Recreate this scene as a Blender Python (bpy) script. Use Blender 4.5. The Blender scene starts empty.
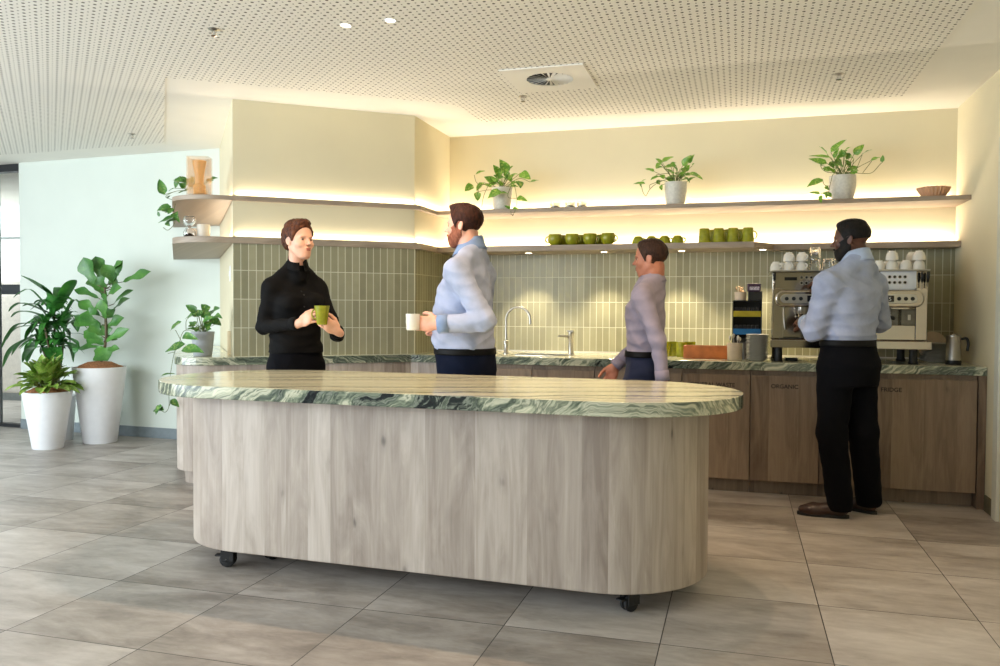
import bpy, bmesh, math, random
import numpy as np
from mathutils import Vector, Matrix, noise as mnoise
import openvdb
random.seed(7); rng = np.random.default_rng(7)
SC = bpy.context.scene
LEDU, LEDL, SHELFSPOT, DOWN = 4.6, 5.0, 36.0, 36.0
WORLD, DAY1, FRONT_FILL, DAY3 = 0.10, 345.0, 175.0, 170.0
COL = SC.collection
PI = math.pi
# ------------------------------------------------------------------ camera
FPX, PITCH, ROLL, YAW, CAMH = 819.74, 0.02723, 0.00535, 0.28335, 1.2375
cy_, sy_ = math.cos(YAW), math.sin(YAW)
_fw = Vector((-sy_, cy_, 0)); _rt = Vector((cy_, sy_, 0)); _up = Vector((0, 0, 1))
_f2 = _fw * math.cos(PITCH) - _up * math.sin(PITCH)
_u2 = _up * math.cos(PITCH) + _fw * math.sin(PITCH)
RT = _rt * math.cos(ROLL) + _u2 * math.sin(ROLL)
UP = _u2 * math.cos(ROLL) - _rt * math.sin(ROLL)
FW = _f2
CAM = Vector((0, 0, CAMH))
cam_d = bpy.data.cameras.new('camera'); cam = bpy.data.objects.new('camera', cam_d); COL.objects.link(cam)
cam_d.sensor_width = 36.0; cam_d.lens = FPX * 36.0 / 1000.0; cam_d.clip_end = 100
M = Matrix.Identity(4)
for i in range(3):
    M[i][0] = RT[i]; M[i][1] = UP[i]; M[i][2] = -FW[i]; M[i][3] = CAM[i]
cam.matrix_world = M
SC.camera = cam
SC.view_settings.view_transform = 'Standard'; SC.view_settings.look = 'None'
SC.view_settings.gamma = 1.0; SC.view_settings.use_curve_mapping = False
SC.view_settings.exposure = 0.10

def ray(x, y): return FW + RT * ((x - 500) / FPX) + UP * ((333 - y) / FPX)
def aty(x, y, Y):                       # photo pixel -> world point on the vertical plane at that Y
    r = ray(x, y); return CAM + r * (Y / r.y)
def atz(x, y, z):
    r = ray(x, y); return CAM + r * ((z - CAMH) / r.z)

# ------------------------------------------------------------------ scene tree helpers
def tag(o, label=None, cat=None, group=None, kind=None):
    if label: o['label'] = label
    if cat: o['category'] = cat
    if group: o['group'] = group
    if kind: o['kind'] = kind
    return o
def empty(name, loc=(0, 0, 0), rz=0.0, label=None, cat=None, group=None):
    o = bpy.data.objects.new(name, None); COL.objects.link(o)
    o.empty_display_size = .05
    o.location = loc; o.rotation_euler = (0, 0, rz)
    return tag(o, label, cat, group)
def copy_tree(o, parent=None):
    c = o.copy(); COL.objects.link(c)
    if parent is not None: c.parent = parent
    for ch in list(o.children): copy_tree(ch, c)
    return c

class MB:
    """collects geometry, links it as ONE mesh object"""
    def __init__(s): s.v = []; s.f = []
    def add(s, vs, fs, M=None):
        b = len(s.v)
        for v in vs:
            v = Vector(v)
            s.v.append(M @ v if M is not None else v)
        s.f += [tuple(b + i for i in f) for f in fs]
        return s
    def box(s, x0, x1, y0, y1, z0, z1, M=None):
        vs = [(x, y, z) for z in (z0, z1) for (x, y) in ((x0, y0), (x1, y0), (x1, y1), (x0, y1))]
        return s.add(vs, [(3, 2, 1, 0), (4, 5, 6, 7), (0, 1, 5, 4), (1, 2, 6, 5), (2, 3, 7, 6), (3, 0, 4, 7)], M)
    def prism(s, poly, z0, z1, M=None):
        n = len(poly); a = sum(poly[i][0] * poly[(i + 1) % n][1] - poly[(i + 1) % n][0] * poly[i][1] for i in range(n))
        if a < 0: poly = poly[::-1]
        vs = [(p[0], p[1], z0) for p in poly] + [(p[0], p[1], z1) for p in poly]
        fs = [tuple(range(n - 1, -1, -1)), tuple(range(n, 2 * n))] + [(i, (i + 1) % n, n + (i + 1) % n, n + i) for i in range(n)]
        return s.add(vs, fs, M)
    def lathe(s, prof, n=32, M=None, flute=0, fn=0):
        """prof: (r,z) list, r=0 ends are closed"""
        vs = []; fs = []; rings = []
        for (r, z) in prof:
            if r < 1e-6: rings.append([len(vs)]); vs.append((0, 0, z))
            else:
                rings.append(list(range(len(vs), len(vs) + n)))
                for i in range(n):
                    a = 2 * PI * i / n; rr = r * (1 + flute * math.cos(fn * a)) if fn else r
                    vs.append((rr * math.cos(a), rr * math.sin(a), z))
        for a, b in zip(rings[:-1], rings[1:]):
            for i in range(n):
                j = (i + 1) % n
                if len(a) == 1 and len(b) == 1: continue
                if len(a) == 1: fs.append((a[0], b[j], b[i]))
                elif len(b) == 1: fs.append((a[i], a[j], b[0]))
                else: fs.append((a[i], a[j], b[j], b[i]))
        return s.add(vs, fs, M)
    def tube(s, pts, r, n=8, M=None, closed=False):
        pts = [Vector(p) for p in pts]; m = len(pts)
        rs = r if isinstance(r, (list, tuple)) else [r] * m
        vs = []; fs = []; prev = None
        for i, p in enumerate(pts):
            if closed: t = pts[(i + 1) % m] - pts[i - 1]
            else: t = pts[min(i + 1, m - 1)] - pts[max(i - 1, 0)]
            t = t.normalized() if t.length > 1e-9 else Vector((0, 0, 1))
            if prev is None:
                u = t.cross(Vector((0, 0, 1)))
                if u.length < .1: u = t.cross(Vector((0, 1, 0)))
            else: u = prev - t * prev.dot(t)
            u.normalize(); prev = u; w = t.cross(u)
            for k in range(n):
                a = 2 * PI * k / n
                vs.append(p + (u * math.cos(a) + w * math.sin(a)) * rs[i])
        for i in range(m if closed else m - 1):
            for k in range(n):
                a, b = i * n, ((i + 1) % m) * n
                fs.append((a + k, a + (k + 1) % n, b + (k + 1) % n, b + k))
        if not closed:
            fs.append(tuple(range(n - 1, -1, -1))); fs.append(tuple((m - 1) * n + k for k in range(n)))
        return s.add(vs, fs, M)
    def sphere(s, c, r, n=14, m=8, M=None):
        prof = [(math.sin(PI * i / m), -math.cos(PI * i / m)) for i in range(m + 1)]
        r = r if isinstance(r, (tuple, list)) else (r, r, r)
        T = Matrix.Translation(Vector(c)) @ Matrix.Diagonal((r[0], r[1], r[2], 1))
        return s.lathe(prof, n, (M @ T) if M is not None else T)
    def build(s, name, m, parent=None, smooth=None, bevel=0, loc=None, rz=0, solid=0, seg=2, subsurf=0):
        me = bpy.data.meshes.new(name); me.from_pydata([tuple(v) for v in s.v], [], s.f); me.validate(); me.update()
        if m is not None: me.materials.append(m)
        o = bpy.data.objects.new(name, me); COL.objects.link(o)
        if smooth:
            me.polygons.foreach_set('use_smooth', [True] * len(me.polygons))
            if smooth != 'all':
                bm = bmesh.new(); bm.from_mesh(me)
                for e in bm.edges:
                    if len(e.link_faces) == 2 and e.calc_face_angle(0) > math.radians(smooth): e.smooth = False
                bm.to_mesh(me); bm.free()
        if subsurf:
            d = o.modifiers.new('sub', 'SUBSURF'); d.levels = d.render_levels = subsurf
        if solid:
            d = o.modifiers.new('solid', 'SOLIDIFY'); d.thickness = solid; d.offset = 0
        if bevel:
            d = o.modifiers.new('bevel', 'BEVEL'); d.width = bevel; d.segments = seg; d.limit_method = 'ANGLE'; d.angle_limit = math.radians(35)
        if parent is not None: o.parent = parent
        if loc is not None: o.location = loc
        if rz: o.rotation_euler = (0, 0, rz)
        return o

def bez(pts, n=8):
    """Catmull-Rom through pts"""
    P = [Vector(p) for p in pts]; P = [P[0] * 2 - P[1]] + P + [P[-1] * 2 - P[-2]]; out = []
    for i in range(1, len(P) - 2):
        for k in range(n):
            t = k / n; a, b, c, d = P[i - 1], P[i], P[i + 1], P[i + 2]
            out.append(.5 * ((2 * b) + (c - a) * t + (2 * a - 5 * b + 4 * c - d) * t * t + (3 * b - a - 3 * c + d) * t ** 3))
    out.append(P[-2]); return out
def stadium(xa, xb, yc, r, n=24):
    p = [(xb + r * math.cos(a), yc + r * math.sin(a)) for a in [(-PI / 2) + PI * i / n for i in range(n + 1)]]
    p += [(xa + r * math.cos(a), yc + r * math.sin(a)) for a in [(PI / 2) + PI * i / n for i in range(n + 1)]]
    return p

# ------------------------------------------------------------------ materials
def s2l(c):
    c = [x / 255 for x in c]
    return tuple((x / 12.92 if x < .04045 else ((x + .055) / 1.055) ** 2.4) for x in c)
class NT:
    def __init__(s, name):
        s.m = bpy.data.materials.new(name); s.m.use_nodes = True; s.t = s.m.node_tree
        s.b = s.t.nodes['Principled BSDF']
    def n(s, typ, **kw):
        nd = s.t.nodes.new(typ)
        for k, v in kw.items():
            if k.startswith('_'): setattr(nd, k[1:], v)
            else: nd.inputs[k.replace('__', ' ')].default_value = v
        return nd
    def l(s, a, b): s.t.links.new(a, b)
    def coord(s, which='Object'): return s.n('ShaderNodeTexCoord').outputs[which]
    def math(s, op, a, b=None, c=None, clamp=False):
        nd = s.t.nodes.new('ShaderNodeMath'); nd.operation = op; nd.use_clamp = clamp
        for i, v in enumerate((a, b, c)):
            if v is None: continue
            if isinstance(v, (int, float)): nd.inputs[i].default_value = v
            else: s.l(v, nd.inputs[i])
        return nd.outputs[0]
    def sep(s, v):
        nd = s.t.nodes.new('ShaderNodeSeparateXYZ'); s.l(v, nd.inputs[0]); return nd.outputs
    def comb(s, x=0, y=0, z=0):
        nd = s.t.nodes.new('ShaderNodeCombineXYZ')
        for i, v in enumerate((x, y, z)):
            if isinstance(v, (int, float)): nd.inputs[i].default_value = v
            else: s.l(v, nd.inputs[i])
        return nd.outputs[0]
    def noise(s, vec, scale=5, detail=3, rough=.5, dist=0):
        nd = s.n('ShaderNodeTexNoise', Scale=scale, Detail=detail, Roughness=rough, Distortion=dist)
        if vec is not None: s.l(vec, nd.inputs['Vector'])
        return nd.outputs['Fac']
    def white(s, vec):
        nd = s.t.nodes.new('ShaderNodeTexWhiteNoise'); s.l(vec, nd.inputs['Vector']); return nd.outputs['Value']
    def mapping(s, vec, scale=(1, 1, 1), rot=(0, 0, 0), loc=(0, 0, 0)):
        nd = s.t.nodes.new('ShaderNodeMapping'); s.l(vec, nd.inputs['Vector'])
        nd.inputs['Scale'].default_value = scale; nd.inputs['Rotation'].default_value = rot; nd.inputs['Location'].default_value = loc
        return nd.outputs[0]
    def ramp(s, fac, stops, interp='LINEAR'):
        nd = s.t.nodes.new('ShaderNodeValToRGB'); s.l(fac, nd.inputs[0]); cr = nd.color_ramp; cr.interpolation = interp
        while len(cr.elements) < len(stops): cr.elements.new(.5)
        for e, (p, c) in zip(cr.elements, stops):
            e.position = p; e.color = (*s2l(c), 1) if len(c) == 3 else c
        return nd.outputs[0]
    def mix(s, fac, a, b, blend='MIX'):
        nd = s.t.nodes.new('ShaderNodeMix'); nd.data_type = 'RGBA'; nd.blend_type = blend
        for i, v in ((0, fac), (6, a), (7, b)):
            if isinstance(v, (int, float)): nd.inputs[i].default_value = v
            elif isinstance(v, tuple): nd.inputs[i].default_value = (*s2l(v), 1)
            else: s.l(v, nd.inputs[i])
        return nd.outputs[2]
    def bump(s, h, strength=.3, dist=.01):
        nd = s.n('ShaderNodeBump', Strength=strength, Distance=dist); s.l(h, nd.inputs['Height']); s.l(nd.outputs[0], s.b.inputs['Normal'])
    def color(s, c):
        if isinstance(c, tuple): s.b.inputs['Base Color'].default_value = (*s2l(c), 1)
        else: s.l(c, s.b.inputs['Base Color'])
    def set(s, rough=None, metal=None, spec=None, trans=None, ior=None, sheen=None, coat=None, alpha=None, sss=None):
        b = s.b.inputs
        if rough is not None:
            if isinstance(rough, (int, float)): b['Roughness'].default_value = rough
            else: s.l(rough, b['Roughness'])
        if metal is not None: b['Metallic'].default_value = metal
        if spec is not None: b['Specular IOR Level'].default_value = spec
        if trans is not None: b['Transmission Weight'].default_value = trans
        if ior is not None: b['IOR'].default_value = ior
        if coat is not None: b['Coat Weight'].default_value = coat
        if sheen is not None: b['Sheen Weight'].default_value = sheen
        if alpha is not None: b['Alpha'].default_value = alpha
        if sss is not None:
            b['Subsurface Weight'].default_value = sss; b['Subsurface Radius'].default_value = (.01, .004, .002); b['Subsurface Scale'].default_value = 1.0
        return s.m
def flat(name, c, rough=.5, var=.06, scale=20, **kw):
    t = NT(name); k = t.noise(t.coord(), scale, 3)
    a = tuple(max(0, x * (1 - var)) for x in c); b = tuple(min(255, x * (1 + var)) for x in c)
    t.color(t.ramp(k, [(.3, a), (.7, b)])); return t.set(rough=rough, **kw)
MT = {}
MT['paint'] = flat('wall_paint', (218, 209, 178), .75, .008, 3)
MT['paint_left'] = flat('wall_paint_pale_mint', (214, 221, 211), .75, .008, 3)
MT['ceiling'] = flat('ceiling_paint', (240, 238, 230), .8, .008, 3)
MT['white_plastic'] = flat('white_plastic', (235, 236, 238), .35, .01)
MT['planter_white'] = flat('planter_white', (240, 241, 243), .45, .01)
MT['black'] = flat('black_plastic', (20, 20, 21), .45, .1)
MT['rubber'] = flat('black_rubber', (26, 26, 27), .7, .1)
MT['grey_metal'] = flat('grey_metal', (150, 155, 155), .4, .03, metal=.6)
MT['baseboard'] = flat('grey_baseboard', (122, 132, 136), .5, .04)
MT['steel'] = flat('brushed_steel', (190, 186, 178), .28, .03, metal=1)
MT['chrome'] = flat('polished_chrome', (176, 168, 156), .11, .01, metal=1)
MT['darksteel'] = flat('dark_polished_steel', (120, 105, 95), .12, .05, metal=1)
MT['ceramic'] = flat('white_ceramic', (232, 228, 218), .22, .01)
MT['stoneware'] = flat('pale_stoneware', (208, 206, 196), .5, .04, 60)
MT['greypot'] = flat('grey_ceramic_pot', (172, 176, 180), .5, .03, 40)
MT['olive'] = flat('olive_glaze', (140, 142, 28), .25, .08, 30)
MT['plate'] = flat('grey_plate', (196, 194, 184), .4, .04)
MT['beige'] = flat('beige_ceramic', (226, 206, 182), .5, .03)
MT['boxwood'] = flat('orange_brown_wood', (172, 100, 50), .5, .12, 12)
MT['soil'] = flat('orange_brown_mulch', (160, 108, 72), .9, .25, 90)
MT['stem'] = flat('plant_stem', (92, 104, 48), .6, .15)
MT['cane'] = flat('plant_cane', (96, 84, 60), .7, .15)
MT['yellow'] = flat('yellow_tray', (176, 160, 30), .5, .05)
MT['blue'] = flat('blue_tray', (24, 108, 170), .5, .05)
MT['purple'] = flat('purple_tin', (70, 40, 66), .4, .2, 60)
MT['candle'] = flat('ivory_wax', (232, 222, 205), .6, .02)
MT['dark_frame'] = flat('dark_frame', (34, 36, 38), .5, .05)
MT['lettering'] = flat('black_lettering', (26, 22, 18), .6, .05)
MT['door_white'] = flat('door_frame_paint', (206, 206, 190), .6, .01)
MT['cab_beige'] = flat('beige_laminate', (205, 196, 184), .5, .03)

def wood(name, cols, plank=.115, vert='z', rough=.5, seed=0., knots=True, hz=False):
    t = NT(name); c = t.coord(); x, y, z = t.sep(c)
    u = t.math('ADD', t.math('ADD', x, t.math('MULTIPLY', y, 1.0)), seed)
    if hz: u, z = z, u
    pl = t.math('FLOOR', t.math('DIVIDE', u, plank))
    r = t.white(t.comb(pl, seed, 0))
    vec = t.comb(t.math('MULTIPLY', u, 9.), t.math('MULTIPLY', r, 17.), t.math('MULTIPLY', z, 1.3))
    g = t.noise(vec, 1.2, 6, .6, 1.6)
    vec2 = t.comb(t.math('MULTIPLY', u, 120.), r, t.math('MULTIPLY', z, 3.))
    f = t.noise(vec2, 1.0, 3, .5)
    tone = t.math('ADD', t.math('MULTIPLY', g, .55), t.math('ADD', t.math('MULTIPLY', r, .24), t.math('MULTIPLY', f, .16)))
    col = t.ramp(tone, [(.28, cols[0]), (.5, cols[1]), (.62, cols[2]), (.85, cols[3])])
    if knots:
        kv = t.comb(t.math('MULTIPLY', u, 6.8), t.math('MULTIPLY', r, 3.), t.math('MULTIPLY', z, 3.4))
        nz = t.noise(kv, 1.0, 2, .5, .3)
        vor = t.n('ShaderNodeTexVoronoi', Scale=1.0, Randomness=1.0)
        dist = t.n('ShaderNodeVectorMath', _operation='ADD'); t.l(kv, dist.inputs[0])
        t.l(t.comb(t.math('MULTIPLY', nz, .5), 0, t.math('MULTIPLY', f, .12)), dist.inputs[1]); t.l(dist.outputs[0], vor.inputs['Vector'])
        k = t.ramp(vor.outputs['Distance'], [(.03, (255, 255, 255)), (.1, (120, 120, 120)), (.22, (0, 0, 0))])
        ring = t.math('MULTIPLY', k, .8)
        col = t.mix(ring, col, tuple(q * .66 for q in cols[0]))
    t.color(col); t.bump(f, .08, .002)
    return t.set(rough=rough)
OAK = [(138, 124, 112), (174, 161, 148), (190, 178, 166), (208, 199, 189)]
MT['oak'] = wood('limed_oak', OAK, .115)
MT['oak_cab'] = wood('limed_oak_cabinet', [(92, 74, 58), (126, 106, 86), (142, 122, 100), (158, 140, 118)], .19, seed=3.3)
MT['oak_shelf'] = wood('limed_oak_shelf', [(128, 112, 96), (158, 142, 124), (176, 160, 142), (196, 182, 166)], .3, knots=False, hz=True)
MT['shelf_pale'] = flat('shelf_underside', (214, 208, 196), .6, .02)

def marble():
    t = NT('green_quartzite'); c = t.coord(); x, y, z = t.sep(c)
    wob = t.noise(c, 2.1, 4, .55); wob2 = t.noise(c, 9, 3, .5)
    d = t.math('ADD', t.math('ADD', x, t.math('MULTIPLY', y, -2.6)), t.math('MULTIPLY', z, -1.25))
    d = t.math('ADD', d, t.math('ADD', t.math('MULTIPLY', wob, .55), t.math('MULTIPLY', wob2, .07)))
    a = t.noise(t.comb(d, t.math('MULTIPLY', z, .6), 0), 7.0, 6, .66)
    b = t.noise(t.comb(d, 3.3, 0), 1.1, 2, .5)
    c2 = t.noise(t.comb(t.math('MULTIPLY', d, 1.0), 9.1, 0), 24, 3, .6)
    tone = t.math('ADD', t.math('MULTIPLY', a, .62), t.math('ADD', t.math('MULTIPLY', b, .3), t.math('MULTIPLY', c2, .14)))
    col = t.ramp(tone, [(.40, (12, 18, 19)), (.445, (40, 46, 43)), (.47, (134, 140, 124)), (.495, (66, 76, 66)), (.53, (134, 142, 120)), (.56, (204, 202, 176)), (.59, (112, 120, 102)), (.63, (186, 188, 160)), (.68, (228, 222, 194)), (.72, (120, 132, 110)), (.80, (224, 220, 198))])
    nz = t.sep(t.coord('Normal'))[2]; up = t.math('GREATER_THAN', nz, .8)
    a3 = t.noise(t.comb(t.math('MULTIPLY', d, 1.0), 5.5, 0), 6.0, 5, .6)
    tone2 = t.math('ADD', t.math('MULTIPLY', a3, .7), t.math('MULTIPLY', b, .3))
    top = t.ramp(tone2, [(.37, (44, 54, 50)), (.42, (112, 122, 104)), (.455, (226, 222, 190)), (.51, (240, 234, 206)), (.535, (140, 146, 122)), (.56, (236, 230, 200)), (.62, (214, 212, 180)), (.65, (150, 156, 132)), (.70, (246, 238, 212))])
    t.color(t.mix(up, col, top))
    return t.set(rough=.12, spec=.6)
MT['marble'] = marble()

def tiles():
    t = NT('sage_kitkat_tile'); c = t.coord(); x, y, z = t.sep(c)
    W, Hh, g = .0528, .2045, .0022
    u = t.math('DIVIDE', x, W); v = t.math('DIVIDE', z, Hh)
    fu = t.math('FRACT', u); fv = t.math('FRACT', v)
    def edge(f, size):
        m = t.math('MINIMUM', f, t.math('SUBTRACT', 1.0, f)); return t.math('MULTIPLY', m, size)
    e = t.math('MINIMUM', edge(fu, W), edge(fv, Hh))
    grout = t.math('LESS_THAN', e, g)
    r = t.white(t.comb(t.math('FLOOR', u), t.math('FLOOR', v), 0))
    n = t.noise(c, 14, 3)
    tone = t.math('ADD', t.math('MULTIPLY', r, .6), t.math('MULTIPLY', n, .4))
    col = t.ramp(tone, [(.15, (140, 136, 108)), (.5, (153, 149, 120)), (.85, (168, 163, 133))])
    t.color(t.mix(grout, col, (216, 214, 190)))
    t.bump(t.math('ADD', t.math('MINIMUM', t.math('MULTIPLY', e, 250.), 1.0), t.math('MULTIPLY', t.noise(c, 9, 1), .35)), .35, .0015)
    return t.set(rough=t.math('ADD', t.math('MULTIPLY', grout, .4), .34))
MT['tile'] = tiles()

def floor_mat():
    t = NT('concrete_look_floor_tile'); c = t.coord(); x, y, z = t.sep(c)
    S = .605; g = .0016
    u = t.math('DIVIDE', t.math('SUBTRACT', x, .338), S); v = t.math('DIVIDE', t.math('SUBTRACT', y, 3.068), S)
    fu = t.math('FRACT', u); fv = t.math('FRACT', v)
    m = lambda f: t.math('MULTIPLY', t.math('MINIMUM', f, t.math('SUBTRACT', 1.0, f)), S)
    grout = t.math('LESS_THAN', t.math('MINIMUM', m(fu), m(fv)), g * 1.3)
    r = t.white(t.comb(t.math('FLOOR', u), t.math('FLOOR', v), 2))
    off = t.comb(t.math('MULTIPLY', r, 31.), t.math('MULTIPLY', r, 17.), 0)
    va = t.n('ShaderNodeVectorMath', _operation='ADD'); t.l(c, va.inputs[0]); t.l(off, va.inputs[1])
    st = t.mapping(va.outputs[0], (1.0, 2.6, 1))
    n1 = t.noise(st, 1.7, 6, .62, .4); n2 = t.noise(st, 9, 6, .7, .5)
    tone = t.math('ADD', t.math('ADD', t.math('MULTIPLY', n1, .7), t.math('MULTIPLY', n2, .3)), t.math('MULTIPLY', t.math('SUBTRACT', r, .5), .2))
    col = t.ramp(tone, [(.3, (122, 114, 106)), (.45, (158, 150, 142)), (.56, (178, 171, 164)), (.75, (204, 198, 191))])
    t.color(t.mix(grout, col, (58, 54, 50)))
    t.bump(n2, .06, .002)
    return t.set(rough=t.math('ADD', t.math('MULTIPLY', n2, .2), .3), spec=.45)
MT['floor'] = floor_mat()

def perf():
    t = NT('perforated_board'); c = t.coord(); x, y, z = t.sep(c); q = .036
    u = t.math('DIVIDE', x, q); v = t.math('DIVIDE', y, q)
    iu = t.math('ROUND', u); iv = t.math('ROUND', v)
    par = t.math('ABSOLUTE', t.math('SUBTRACT', t.math('MULTIPLY', t.math('FRACT', t.math('MULTIPLY', t.math('ADD', iu, iv), .5)), 2.0), 0.0))
    du = t.math('SUBTRACT', u, iu); dv = t.math('SUBTRACT', v, iv)
    d = t.math('MULTIPLY', t.math('SQRT', t.math('ADD', t.math('MULTIPLY', du, du), t.math('MULTIPLY', dv, dv))), q)
    rad = t.math('SUBTRACT', .0080, t.math('MULTIPLY', t.math('GREATER_THAN', par, .5), .0036))
    hole = t.math('LESS_THAN', d, rad)
    t.color(t.mix(hole, (240, 238, 230), (62, 56, 46)))
    return t.set(rough=.8)
MT['perf'] = perf()

def glassm(name, c=(255, 255, 255), rough=.02, alpha=None):
    t = NT(name); t.color(c); t.set(rough=rough, trans=1.0, ior=1.45); return t.m
MT['glass'] = glassm('clear_glass')
_t = NT('amber_glass'); _t.color((226, 176, 112)); MT['amber'] = _t.set(rough=.08, alpha=.24, spec=.6)
MT['partition'] = glassm('partition_glass', (246, 252, 251), .0)
def emis(name, c, s):
    t = NT(name); t.color(c); t.b.inputs['Emission Color'].default_value = (*s2l(c), 1); t.b.inputs['Emission Strength'].default_value = s; return t.m
MT['lamp'] = emis('lamp_lens', (255, 238, 205), 12)
MT['display'] = flat('display_black', (14, 14, 16), .2, .05)

def leafm(name, dark, mid, light, var=.5, scale=8, rough=.38):
    t = NT(name); c = t.coord(); n = t.noise(c, scale, 4, .6, .4); n2 = t.noise(c, scale * 5, 3, .6, 1.2)
    base = t.ramp(n, [(.3, dark), (.7, mid)])
    k = t.ramp(n2, [(.52, (0, 0, 0)), (.66, (255, 255, 255))])
    t.color(t.mix(t.math('MULTIPLY', k, var), base, light))
    t.set(rough=rough, spec=.5)
    t.b.inputs['Subsurface Weight'].default_value = 0
    return t.m
MT['pothos'] = leafm('pothos_leaf', (58, 112, 24), (116, 168, 40), (206, 220, 110), .55, 9)
MT['pothos_dark'] = leafm('dark_pothos_leaf', (36, 88, 34), (78, 134, 50), (170, 190, 96), .5, 9)
MT['fiddle'] = leafm('fiddle_leaf', (40, 92, 40), (86, 142, 56), (120, 158, 84), .25, 6)
MT['drac'] = leafm('dracaena_leaf', (34, 92, 38), (66, 136, 50), (98, 150, 66), .3, 7)
MT['agla'] = leafm('aglaonema_leaf', (76, 124, 40), (146, 182, 70), (214, 190, 140), .6, 14)
def cloth(name, c, stripes=None, rough=.8, scale=500, sheen=.1, dirn=(1, 1, 0)):
    t = NT(name); co = t.coord(); n = t.noise(co, 12, 4); a = tuple(x * .93 for x in c); b = tuple(min(255, x * 1.05) for x in c)
    col = t.ramp(n, [(.3, a), (.7, b)])
    if stripes:
        x, y, z = t.sep(co); w = t.math('FRACT', t.math('MULTIPLY', t.math('ADD', t.math('MULTIPLY', x, dirn[0]), t.math('ADD', t.math('MULTIPLY', y, dirn[1]), t.math('MULTIPLY', z, dirn[2]))), 1 / stripes[1]))
        col = t.mix(t.math('MULTIPLY', t.math('LESS_THAN', w, .35), .6), col, stripes[0])
    t.color(col)
    t.bump(t.noise(co, 45, 3, .6), .25, .004)
    return t.set(rough=rough, sheen=sheen, spec=.15)
def skinm(name, c, r2):
    t = NT(name); n = t.noise(t.coord(), 18, 3); t.color(t.ramp(n, [(.3, c), (.75, r2)])); return t.set(rough=.5, sss=.06)
def hairm(name, a, b, scale=60):
    t = NT(name); c = t.mapping(t.coord(), (1, 1, .35)); n = t.noise(c, scale, 4, .7, .6)
    t.color(t.ramp(n, [(.35, a), (.65, b)])); t.bump(n, .7, .006); return t.set(rough=.6, spec=.2)
# ------------------------------------------------------------------ room shell
HC = 2.718; TOPC = .901
XR, YB = 1.5, 6.646
XC, YC = -2.39, 5.852          # convex corner of the angled wall
XD, YD = -3.445, 5.056         # outer corner
XE, YE = -4.611, 6.564         # meets the left wall
XJ, YJ = -7.073, 6.695         # end of the left wall
MB().box(-13, 2.4, -4.6, 12, -.12, 0).build('floor', MT['floor'])
tag(bpy.data.objects['floor'], kind='structure')
def struct(o): return tag(o, kind='structure')
struct(MB().box(-13, 2.4, -4.6, 12, HC, HC + .12).build('ceiling', MT['ceiling']))
pf = [(XR - .44, -4.4), (XR - .44, 6.165), (-1.94, 6.19), (-1.98, 5.60), (-2.63, 5.10), (-3.54, 4.47), (-4.94, 6.22), (-7.2, 6.30), (-12.5, 6.55), (-12.5, -4.4)]
struct(MB().prism(pf, HC - .004, HC).build('ceiling_perforated', MT['perf']))
struct(MB().box(XC - .05, XR, YB, YB + .12, 0, HC).build('wall_back', MT['paint']))
struct(MB().box(XR, XR + .12, -4.6, YB + .12, 0, HC).build('wall_right', MT['paint']))
struct(MB().prism([(XC, YB + .12), (XC, YC), (XD, YD), (XE, YE), (XE, YB + .12)], 0, HC).build('wall_angled', MT['paint']))
struct(MB().prism([(XE, YE), (XJ, YJ), (XJ, YJ + .14), (XE, YE + .14)], 0, HC).build('wall_left', MT['paint_left']))
struct(MB().box(-4.2, XR + .12, -4.7, -4.6, 0, HC).build('wall_front', MT['paint']))
struct(MB().box(-13.1, -13, -4.6, 12, 0, 1.0).build('wall_far_left', MT['paint_left']))
# tiled splashback panels (x = along the wall, z = up from the worktop)
def tile_panel(name, a, b, th=.008, z0=TOPC, z1=1.716):
    a = Vector((*a, 0)); b = Vector((*b, 0)); L = (b - a).length; ang = math.atan2(b.y - a.y, b.x - a.x)
    o = MB().box(0, L, -th, 0, 0, z1 - z0).build(name, MT['tile'], loc=(a.x, a.y, z0), rz=ang)
    return struct(o)
tile_panel('wall_tiles_back', (XC + .008, YB), (XR - .002, YB))
tile_panel('wall_tiles_angled', (XD, YD), (XC, YC))
tile_panel('wall_tiles_side', (XC, YC - .004), (XC, YB - .008))
struct(MB().box(XC + .01, XR - .002, YB - .014, YB - .0081, TOPC + .0005, TOPC + .008).build('trim_1', MT['ceramic']))
# baseboards
d = (Vector((XJ, YJ)) - Vector((XE, YE))).normalized(); nrm = Vector((d.y, -d.x)); nrm = nrm if nrm.y < 0 else -nrm
p = [Vector((XE, YE)) + d * .0, Vector((XJ, YJ))]
struct(MB().prism([tuple(p[0]), tuple(p[1]), tuple(p[1] + nrm * .012), tuple(p[0] + nrm * .012)], 0, .10).build('baseboard_left', MT['baseboard'], bevel=.002))
struct(MB().box(XR - .012, XR, 5.56, YC - .1, 0, .10).build('baseboard_right', flat('olive_baseboard', (92, 88, 66), .5, .04), bevel=.002))
# door frame on the right wall (toward the camera)
fr = struct(MB().box(XR - .022, XR, 5.47, 5.56, 0, 2.2).box(XR - .022, XR, 4.55, 4.64, 0, 2.2).box(XR - .022, XR, 4.55, 5.56, 2.2, 2.29).build('door_1', MT['door_white'], bevel=.003))
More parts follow.
